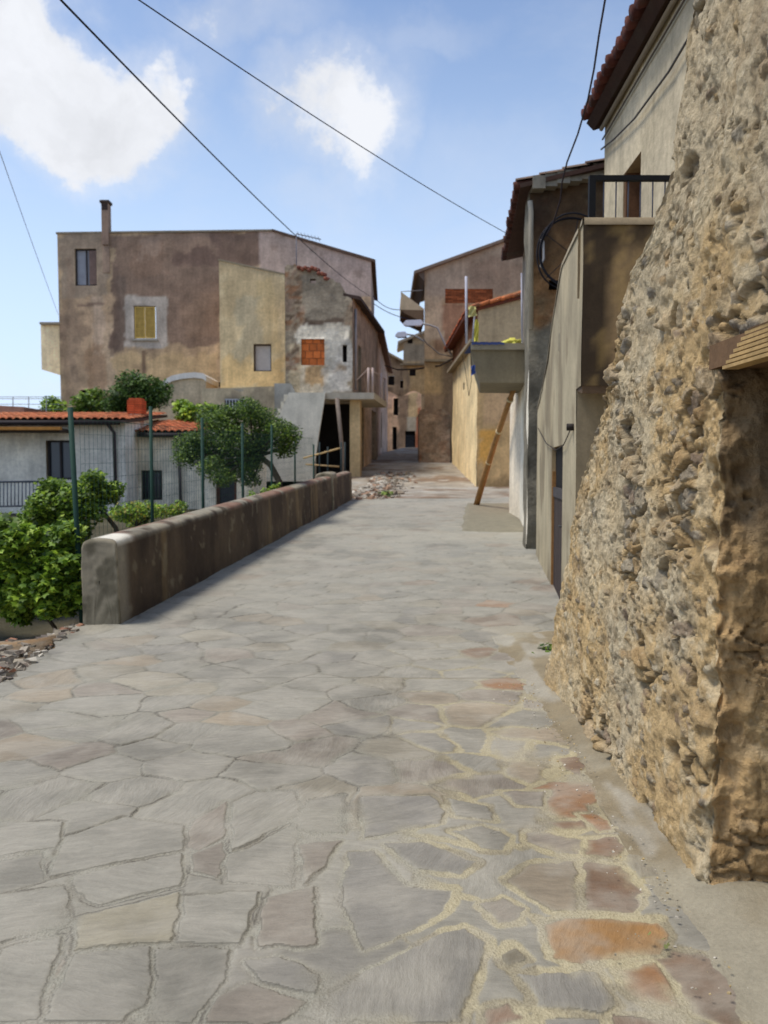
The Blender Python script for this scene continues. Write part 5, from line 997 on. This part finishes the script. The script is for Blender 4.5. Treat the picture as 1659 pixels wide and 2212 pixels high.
    mk('roof', M['concrete'], t, lambda mb: slab(mb, (a-.45, y3-.3, ZP(737, y3)-.05), (0, 1, 0), (1, 0, .4), 5, 3.2, .18, lin((150, 134, 116))))
    # left side of the lane, behind the ruined house
    fr = Fr((-.42, 43.2), (.28, 61), (1, 0)); t = thing('mauve_house', 'mauve grey house lining the left of the lane behind the ruined house', 'house', (-.4, 44, 2.4))
    mk('wall', M['plaster'], t, lambda mb: (panel(mb, fr, 0, fr.L, 1.5, 9.2, .25, plain((150, 130, 122), 75, .7, ((92, 76, 68), .5, .6)), holes=[(1, 1.9, 2.3, 4.5), (6, 7.2, 3, 5.2), (9, 10, 6, 7.5)], depth=.3, rough=.08), panel(mb, Fr((-3, 43.2), (-.42, 43.2), (0, -1)), 0, 2.58, 1.5, 9.2, .5, plain((140, 122, 112)))))
    for q in ((1, 1.9, 2.3, 4.5), (6, 7.2, 3, 5.2), (9, 10, 6, 7.5)): mk('opening_back', M['dark'], t, lambda mb: mb.fbox(fr, q[0], q[1], -.35, -.3, q[2], q[3], lin((46, 34, 32))))
    mk('roof', M['tile'], t, lambda mb: slab(mb, (.0, 43.0, 9.15), (.04, 1, 0), (-1, 0, .35), 18, 4, .14, lin((120, 92, 76))))
far_house()
def lamps():
    for lab, hx0, hx1, hy, y, arm in (('white street lamp on a long curved arm below the cut away balcony', 872, 912, 699, 37.5, [(976, 768), (962, 745), (945, 708), (928, 702), (908, 699)]), ('white street lamp head lower left, near the small sloping roof', 855, 878, 724, 40, [(916, 738), (905, 730), (893, 724), (878, 722)])):
        b = P(*arm[0], y); t = thing('street_lamp', lab, 'street lamp', tuple(b), 'street lamps')
        mk('arm', M['metal'], t, lambda mb: mb.tube([P(a, c, y) for a, c in arm], .045, 7, lin((150, 146, 142))))
        def hd(mb):
            x0, x1 = XP(hx0, y), XP(hx1, y); z = ZP(hy, y); mb.prism([(x0, y-.16, z-.02), (x0+.1, y-.16, z+.1), (x1-.1, y-.16, z+.13), (x1, y-.16, z+.03), (x1-.1, y-.16, z-.08), (x0+.12, y-.16, z-.1)], (0, .32, 0), lin((214, 216, 222)))
        h = mk('lamp_head', M['metal'], t, hd, .03)
        mk('diffuser', M['glass'], h, lambda mb: mb.box(XP(hx0, y)+.15, XP(hx0, y)+.55, y-.12, y+.12, ZP(hy, y)-.13, ZP(hy, y)-.09, lin((200, 200, 205))))
lamps()
def cable(name, lab, pts, r, c, sag=0, group=None):
    p = [Vector(q) for q in pts]
    if len(p) == 2: p = [p[0].lerp(p[1], k/24)-Vector((0, 0, sag*4*(k/24)*(1-k/24))) for k in range(25)]
    mb = MB(); mb.tube(p, r, 6, lin(c), False); tag(mb.build(name, M['metal']), lab, 'cable', group)
def ext(a, b, k): return a+(a-b)*k
a, b = P(160, 0, 8), P(800, 640, 40); cable('overhead_cable', 'black overhead cable, thickest, coming down from upper left to the ruined house', [ext(a, b, .12), b], .011, (38, 38, 48), .35)
a, b = P(330, 0, 7.5), P(1098, 506, 15.5); cable('overhead_cable', 'thin overhead cable from the top left to the tiled eaves of the dark stone house', [ext(a, b, .3), b], .0065, (48, 50, 66), .12)
a, b = P(-40, 210, 20), P(126, 680, 42); cable('overhead_cable', 'faint thin cable at the far left ending at the brown house bay', [ext(a, b, .3), b], .011, (120, 126, 142), .1)
cable('overhead_cable', 'twisted cable hanging in front of the eaves beside the right hand house', [P(1318, -90, 9), P(1307, 0, 9.2), P(1294, 75, 9.5), P(1283, 150, 9.8), P(1270, 215, 10.2), P(1248, 290, 10.8), P(1225, 350, 11.4), P(1214, 395, 11.9), P(1211, 430, 12.3), P(1196, 480, 12.8), P(1180, 510, 13.1)], .012, (58, 50, 54))
for k, (p, q, s) in enumerate([((806, 640, 43), (868, 668, 41), .25), ((806, 655, 43), (900, 690, 41), .2)]):
    cable('overhead_cable', ['upper of the two short cables between the left houses and the cut away balcony', 'lower of the two short cables between the left houses and the cut away balcony'][k], [P(*p), P(*q)], .02, (70, 80, 110), s)
cable('overhead_cable', 'dark sagging bundle of cables crossing the lane in front of the far houses', [P(832, 790, 50), P(860, 799, 46), P(900, 797, 43), P(950, 790, 40), P(978, 775, 38)], .045, (62, 52, 46))
cable('overhead_cable', 'lower loose cable crossing in front of the gabled house', [P(905, 715, 40.3), P(920, 740, 40), P(950, 765, 39.5), P(975, 770, 38)], .03, (90, 80, 72))
# ================= FENCE =================
def fence():
    t = thing('garden_fence', 'green wire mesh fence on tall posts just behind the parapet', 'fence', (-3.3, 8.5, 0)); fx = lambda y: -3.3+.108*(y-8.5)
    for i, (px, y, tp_, lean) in enumerate([(175, 8.5, 880, -.10), (328, 10.4, 878, 0), (438, 12.4, 902, 0), (530, 14.6, 915, 0), (590, 16.7, 918, .02), (641, 19.0, 945, 0), (684, 21.3, 960, 0)]):
        x = fx(y); z = ZP(tp_, y); g = float(GG(x, y))-.2
        o = mk('post', M['metal'], t, lambda mb: mb.tube([(x+(.0), y, g), (x+lean, y, z)], .024 if i else .03, 8, lin((34, 62, 52))))
    def ms(mb):
        c = lin((52, 84, 70)); y0, y1 = 8.5, 21.3; top = lambda y: float(np.interp(y, [8.5, 21.3], [2.15, 2.45])); gb = lambda y: float(GG(fx(y), y))
        for y in np.arange(y0, y1, .1): mb.tube([(fx(y), y, gb(y)), (fx(y), y, top(y))], .002, 3, c, False)
        for k in range(17):
            mb.tube([(fx(y), y, gb(y)+(top(y)-gb(y))*k/16) for y in np.linspace(y0, y1, 14)], .002 if k < 16 else .004, 3, c, False)
    mk('wire_mesh', M['metal'], t, ms)
    y = 24.5; t = thing('pole_fence', 'dark netting fence with two slanting yellowish poles by the parapet end', 'fence', (-2.3, y, .7))
    for px in (690, 708, 737, 745): mk('post', M['metal'], t, lambda mb: mb.tube([P(px, 1060, y), P(px, 955 if px != 708 else 965, y)], .028, 6, lin((44, 54, 54))))
    mk('rail', M['wood'], t, lambda mb: (mb.tube([P(655, 990, y), P(735, 968, y)], .03, 7, lin((190, 160, 110))), mb.tube([P(660, 1003, y), P(733, 1008, y)], .028, 7, lin((180, 150, 104)))))
fence()
# ================= VEGETATION =================
LS = np.array([(0, 0, 0), (.45, .12, .06), (.5, .55, .02), (0, 1, -.1), (-.5, .55, .02), (-.45, .12, .06)]); LS2 = np.array([(0, 0, 0), (.42, -.08, .05), (.3, .25, .04), (.62, .5, -.02), (.25, .6, .03), (0, 1, -.08), (-.25, .6, .03), (-.62, .5, -.02), (-.3, .25, .04), (-.42, -.08, .05)])
def leaves(mb, C, size, pal, seed, shape=LS, up=.5):
    r = np.random.default_rng(seed); n = len(C); nv = len(shape)
    nrm = r.normal(0, 1, (n, 3)); nrm /= np.linalg.norm(nrm, axis=1, keepdims=True); nrm[:, 2] = np.abs(nrm[:, 2]); nrm += np.array([-.15, -.1, up]); nrm /= np.linalg.norm(nrm, axis=1, keepdims=True)
    a = r.normal(0, 1, (n, 3)); a -= (a*nrm).sum(1, keepdims=True)*nrm; a /= np.linalg.norm(a, axis=1, keepdims=True); b = np.cross(nrm, a)
    s = size*r.uniform(.6, 1.25, (n, 1, 1)); V = C[:, None]+(shape[None, :, 0:1]*b[:, None]+shape[None, :, 1:2]*a[:, None]+shape[None, :, 2:3]*nrm[:, None])*s
    p = np.array([lin(k) for k in pal])[r.integers(0, len(pal), n)]*r.uniform(.7, 1.25, (n, 1)); c = np.repeat(p, nv, 0)
    f = [tuple(range(i*nv, (i+1)*nv)) for i in range(n)]; mb.add(V.reshape(-1, 3), f, c, False)
def crown(cs, per, spread, seed, flat=.75):
    r = np.random.default_rng(seed); out = []
    for c, k in cs:
        n = int(per*k); d = r.normal(0, 1, (n, 3)); d /= np.linalg.norm(d, axis=1, keepdims=True); rad = spread*k**.5*(r.random((n, 1))**.45); d = d*rad; d[:, 2] *= flat; out.append(d+np.array(c))
    return np.concatenate(out)
GREEN = [(98, 120, 46), (82, 104, 40), (66, 88, 36), (118, 138, 54), (58, 76, 34)]; BRIGHT = [(140, 166, 54), (108, 136, 44), (150, 170, 64), (84, 110, 36), (62, 86, 32)]; DARK = [(56, 78, 36), (48, 68, 32), (70, 92, 42), (84, 108, 48)]
def plant(name, lab, cat, base, clumps, per, spread, size, pal, seed, trunk=.05, shape=LS, group=None, stems=None, part='crown', flat=.75):
    t = thing(name, lab, cat, base, group); B = Vector(base); r = random.Random(seed)
    def tr(mb):
        fork = B+(Vector(clumps[0][0])-B)*.35 if stems is None else Vector(stems[-1]); pth = [B-Vector((0, 0, .15))]+([Vector(q) for q in stems] if stems else [B.lerp(fork, .5)+Vector((.05, 0, 0)), fork])
        mb.tube(pth, [trunk*(1-.35*i/(len(pth)-1)) for i in range(len(pth))], 8, lin((92, 78, 62)))
        for c, k in clumps:
            c = Vector(c); m = fork.lerp(c, .5)+Vector((r.uniform(-.1, .1), r.uniform(-.1, .1), r.uniform(-.02, .12))); mb.tube([fork, m, c], [trunk*.5, trunk*.3, trunk*.12], 5, lin((58, 48, 36)))
    mk('trunk', M['bark'], t, tr)
    mb = MB(); leaves(mb, crown(clumps, per, spread, seed, flat), size, pal, seed+1, shape); mb.build(part, M['leaf'], t)
def clumps_px(lst, y, dy, seed):
    r = random.Random(seed); out = []
    for px, py, k in lst:
        for j in range(2): out.append((tuple(P(px+r.uniform(-8, 8), py+r.uniform(-6, 6), y+r.uniform(-dy, dy))), k*r.uniform(.7, 1.1)))
    return out
# main tree
cl = clumps_px([(480, 1035, .45), (540, 1038, .4), (400, 985, .7), (500, 1012, .8), (455, 1008, .7), (535, 1010, .6), (430, 950, 1.1), (400, 960, .8), (462, 908, 1), (470, 990, 1.1), (500, 900, 1.1), (515, 950, 1.3), (535, 990, .8), (560, 905, 1.1), (575, 950, 1.2), (600, 925, .8), (625, 935, .55), (615, 970, .55), (425, 985, .7), (480, 940, 1), (535, 885, .8)], 17.8, .8, 3)
plant('garden_tree', 'spreading leafy green tree with bent trunk behind the middle of the parapet', 'tree', tuple(P(602, 1075, 17.6)), cl, 820, .42, .046, GREEN+DARK[:3], 11, .085, stems=[P(603, 1040, 17.6), P(585, 1005, 17.7), P(560, 985, 17.8)])
cl = clumps_px([(95, 1085, 1), (130, 1105, 1.1), (120, 1060, .9), (165, 1075, 1.1), (200, 1050, 1), (228, 1070, .8), (240, 1055, .5), (190, 1100, .9), (205, 1030, .45), (75, 1110, .8), (150, 1130, 1)], 10.4, .5, 5)
plant('fig_tree', 'small young tree with dark bent stem near the parapet end', 'tree', tuple(P(262, 1175, 10.2)), cl, 520, .24, .048, BRIGHT+GREEN, 21, .035, stems=[P(250, 1140, 10.2), P(222, 1105, 10.3), P(195, 1075, 10.4)])
cl = clumps_px([(20, 1180, 1), (60, 1160, 1), (100, 1170, 1), (150, 1160, .9), (30, 1230, 1.2), (80, 1225, 1.2), (130, 1215, 1.2), (165, 1200, .9), (20, 1290, 1.1), (60, 1280, 1.2), (105, 1275, 1.2), (150, 1265, 1.1), (160, 1300, .7), (110, 1315, .7), (40, 1320, .8), (-30, 1250, 1.4), (-40, 1180, 1.4), (172, 1235, .7)], 8.75, .5, 7)
cl += [((-5.2+.35*math.cos(k*2.4)*(1+k*.12), 8.9+.3*math.sin(k*2.4)*(1+k*.12), .1+.09*k), 1.3) for k in range(8)]
plant('grapevine', 'bright green grapevine with broad leaves left of the parapet end', 'vine', (-3.7, 8.8, -.4), cl, 360, .22, .072, BRIGHT, 31, .03, LS2)
cl = clumps_px([(10, 1140, 1), (50, 1150, .9), (120, 1148, .8), (170, 1150, .6), (-40, 1150, 1)], 10.8, .5, 8)
plant('grapevine', 'paler grapevine row further back at the left edge under the railing', 'vine', (-4.9, 10.8, -.35), cl, 220, .26, .10, GREEN, 35, .03, LS2)
cl = clumps_px([(265, 1110, .8), (290, 1100, .8), (320, 1105, .7), (350, 1108, .6), (380, 1100, .5), (300, 1130, .7)], 13.2, .6, 9)
plant('low_shrub', 'low yellowish green shrub behind the parapet below the barred window', 'shrub', tuple(P(310, 1150, 13.2)), cl, 300, .24, .05, BRIGHT+[(150, 140, 60)], 41, .02)
cl = clumps_px([(570, 1062, .5), (590, 1056, .4), (545, 1070, .4)], 16.2, .3, 10)
plant('low_shrub', 'tiny bright shrub under the spreading tree', 'shrub', tuple(P(575, 1085, 16.2)), cl, 120, .17, .05, BRIGHT, 44, .012)
cl = clumps_px([(290, 825, 1), (320, 835, 1.1), (265, 850, 1.1), (300, 860, 1.2), (335, 865, 1), (350, 845, .6), (245, 872, .9), (285, 880, 1)], 31, .9, 12)
plant('dark_tree', 'dark rounded tree behind the orange chimney against the brown house', 'tree', tuple(P(300, 960, 31)), cl, 520, .6, .10, DARK, 51, .1)
cl = clumps_px([(180, 868, 1), (205, 855, .9), (225, 875, 1), (170, 885, .8), (200, 885, 1)], 31.5, .6, 13)
plant('bush', 'green bush showing above the tiled roof left of the dark tree', 'bush', tuple(P(200, 960, 31.5)), cl, 170, .45, .13, GREEN, 55, .06)
cl = clumps_px([(115, 872, .9), (130, 880, 1), (105, 885, .8)], 34, .5, 14)
plant('bush', 'pale bush at the left corner of the brown house', 'bush', tuple(P(118, 960, 34)), cl, 150, .45, .13, BRIGHT, 57, .06)
cl = clumps_px([(385, 885, .9), (410, 890, 1), (440, 885, .9), (400, 905, .9), (465, 890, .6)], 27.5, .6, 15)
plant('bush', 'light green bush behind the right end of the tiled porch roof', 'bush', tuple(P(420, 980, 28)), cl, 190, .4, .12, BRIGHT, 59, .06)
def weed(lab, base, s, n, pal, seed):
    r = np.random.default_rng(seed); t = thing('weed', lab, 'weed', base); mk('stems', M['bark'], t, lambda mb: mb.tube([Vector(base)-Vector((0, 0, .02)), Vector(base)+Vector((s*.2, 0, s*.5)), Vector(base)+Vector((s*.6, 0, s*.8))], s*.03, 5, lin((90, 100, 50)))); C = np.array(base)+r.normal(0, 1, (n, 3))*np.array([s, s, s*.4])+np.array([0, 0, s*.5]); mb = MB(); leaves(mb, C, s*.7, pal, seed); mb.build('foliage', M['leaf'], t)
q = gp(1188, 1422); weed('small green weed at the foot of the ruined wall', (q[0]+.02, q[1]+.1, .03), .06, 60, GREEN, 1)
q = gp(1440, 2062); weed('single dry green leaf cluster beside the orange flagstone', (q[0], q[1], .03), .02, 5, [(120, 126, 74)], 2)
q = gp(960, 1229.0/1); 
yy = 25.0; weed('tuft of grass in the rubble beyond the parapet end', (XP(832, yy), yy, float(G(yy))+.02), .13, 70, GREEN, 3)
# ================= SKY, SUN, CAMERA =================
EL, AZ = math.radians(66), math.radians(-100)      # sun to the left, just behind the camera's shoulder
sd = Vector((math.sin(AZ)*math.cos(EL), math.cos(AZ)*math.cos(EL), math.sin(EL)))
sun = bpy.data.lights.new('sun', 'SUN'); sun.energy = 3.4; sun.angle = math.radians(16); sun.color = (1, .95, .87); so = bpy.data.objects.new('sun', sun); col.objects.link(so); so.rotation_euler = sd.to_track_quat('Z', 'Y').to_euler()
w = bpy.data.worlds.new('World'); sc.world = w; w.use_nodes = True; nt = w.node_tree; nt.nodes.clear(); L = nt.links.new
def N(t, **k):
    n = nt.nodes.new(t)
    for a, b in k.items(): setattr(n, a, b)
    return n
out = N('ShaderNodeOutputWorld'); bg = N('ShaderNodeBackground'); bg.inputs[1].default_value = .15
sky = N('ShaderNodeTexSky', sky_type='NISHITA'); sky.sun_disc = False; sky.sun_elevation = EL; sky.sun_rotation = AZ; sky.altitude = 500; sky.air_density = 1.0; sky.dust_density = 1.5; sky.ozone_density = 1.6
tc = N('ShaderNodeTexCoord'); nrm = N('ShaderNodeVectorMath', operation='NORMALIZE'); L(tc.outputs['Generated'], nrm.inputs[0])
def vm(op, a, b=None):
    n = N('ShaderNodeVectorMath', operation=op); L(a, n.inputs[0])
    if b is not None:
        if hasattr(b, 'is_linked') or hasattr(b, 'links'): L(b, n.inputs[1])
        else: n.inputs[1].default_value = b
    return n
def mt(op, a, b=None, c=None):
    n = N('ShaderNodeMath', operation=op)
    for i, q in enumerate((a, b, c)):
        if q is None: continue
        if isinstance(q, (int, float)): n.inputs[i].default_value = q
        else: L(q, n.inputs[i])
    return n.outputs[0]
def noise(scale, det, rough, vec, col_=False):
    n = N('ShaderNodeTexNoise'); n.inputs['Scale'].default_value = scale; n.inputs['Detail'].default_value = det; n.inputs['Roughness'].default_value = rough; L(vec, n.inputs['Vector']); return n.outputs['Color' if col_ else 'Fac']
wn = noise(5.5, 7, .6, nrm.outputs[0], True); wv = vm('SUBTRACT', wn, (.5, .5, .5)); ws = vm('SCALE', wv.outputs[0]); ws.inputs['Scale'].default_value = .20
wp = vm('ADD', nrm.outputs[0], ws.outputs[0])
det = noise(14, 8, .62, nrm.outputs[0]); acc = None
for px, py, rx, ry, st in [(60, 170, 260, 155, 1.6), (190, 240, 215, 165, 1.5), (20, 90, 210, 115, 1.3), (300, 170, 100, 110, 1.0), (690, 215, 165, 130, .95), (770, 260, 150, 130, .85), (640, 180, 120, 90, .8), (740, 320, 90, 60, .6), (690, 420, 90, 60, .30), (520, 30, 230, 60, .5), (700, 400, 110, 60, .42), (900, 90, 180, 50, .3), (420, 80, 120, 90, .25), (80, 790, 200, 30, .35), (1050, 380, 300, 90, .22), (820, 170, 120, 160, .25)]:
    v = (P(px, py, 10)-Vector((0, 0, CAMZ))).normalized(); r = math.atan(rx/F)
    d = vm('SUBTRACT', wp.outputs[0], tuple(v)); sc_ = vm('MULTIPLY', d.outputs[0], (1, 1, rx/ry)); ln = vm('LENGTH', sc_.outputs[0])
    g = N('ShaderNodeMapRange', interpolation_type='SMOOTHSTEP'); L(ln.outputs['Value'], g.inputs['Value']); g.inputs['From Min'].default_value = r*1.15; g.inputs['From Max'].default_value = r*.25; g.inputs['To Max'].default_value = st
    acc = g.outputs[0] if acc is None else mt('MAXIMUM', acc, g.outputs[0])
body = mt('ADD', acc, mt('MULTIPLY', mt('SUBTRACT', det, .5), 2.4))
cr = N('ShaderNodeMapRange', interpolation_type='SMOOTHSTEP'); L(body, cr.inputs['Value']); cr.inputs['From Min'].default_value = .28; cr.inputs['From Max'].default_value = 1.1
body = mt('MAXIMUM', mt('MULTIPLY', cr.outputs[0], mt('MINIMUM', mt('MULTIPLY', acc, 1.6), 1.0)), mt('MINIMUM', mt('MULTIPLY', acc, mt('MULTIPLY', det, 1.1)), .8))
# thin scattered cloud outside the named ones, for the rest of the dome
mp = N('ShaderNodeMapping'); mp.inputs['Scale'].default_value = (1, 1, 2.4); L(nrm.outputs[0], mp.inputs['Vector'])
ci = N('ShaderNodeMapRange'); L(noise(2.6, 8, .6, mp.outputs[0]), ci.inputs['Value']); ci.inputs['From Min'].default_value = .5; ci.inputs['From Max'].default_value = .85; ci.inputs['To Max'].default_value = .35
body = mt('MAXIMUM', body, ci.outputs[0])
sx = N('ShaderNodeSeparateXYZ'); L(nrm.outputs[0], sx.inputs[0])
hz = N('ShaderNodeMapRange', interpolation_type='SMOOTHSTEP'); L(sx.outputs['Z'], hz.inputs['Value']); hz.inputs['From Min'].default_value = .62; hz.inputs['From Max'].default_value = -.02; hz.inputs['To Max'].default_value = .9
tint = N('ShaderNodeMixRGB'); L(hz.outputs[0], tint.inputs[0]); L(sky.outputs[0], tint.inputs[1]); tint.inputs[2].default_value = (4.2, 5.1, 6.2, 1)
gain = N('ShaderNodeMixRGB', blend_type='MULTIPLY'); gain.inputs[0].default_value = 1; L(tint.outputs[0], gain.inputs[1]); gain.inputs[2].default_value = (1.2, 1.22, 1.26, 1)
shade = N('ShaderNodeMapRange'); L(noise(7, 5, .55, wp.outputs[0]), shade.inputs['Value']); shade.inputs['From Min'].default_value = .35; shade.inputs['From Max'].default_value = .6; shade.inputs['To Min'].default_value = .84; shade.inputs['To Max'].default_value = 1
cc = N('ShaderNodeVectorMath', operation='SCALE'); cc.inputs[0].default_value = (6.0, 6.15, 6.5); L(shade.outputs[0], cc.inputs['Scale'])
mx = N('ShaderNodeMixRGB'); L(body, mx.inputs[0]); L(gain.outputs[0], mx.inputs[1]); L(cc.outputs[0], mx.inputs[2]); L(mx.outputs[0], bg.inputs[0]); L(bg.outputs[0], out.inputs[0])
cam = bpy.data.cameras.new('camera'); co = bpy.data.objects.new('camera', cam); col.objects.link(co); co.location = (0, 0, CAMZ); co.rotation_euler = (math.radians(90)-PITCH, 0, 0)
cam.sensor_fit = 'VERTICAL'; cam.sensor_height = 34.6; cam.lens = 34.6*F/2212; cam.clip_start = .05; cam.clip_end = 3000
cam.dof.use_dof = True; cam.dof.focus_distance = 3.4; cam.dof.aperture_fstop = 3.2
sc.camera = co
sc.view_settings.view_transform = 'Standard'; sc.view_settings.look = 'None'; sc.view_settings.exposure = 0; sc.view_settings.gamma = 1
sc.cycles.max_bounces = 6; sc.cycles.use_adaptive_sampling = True
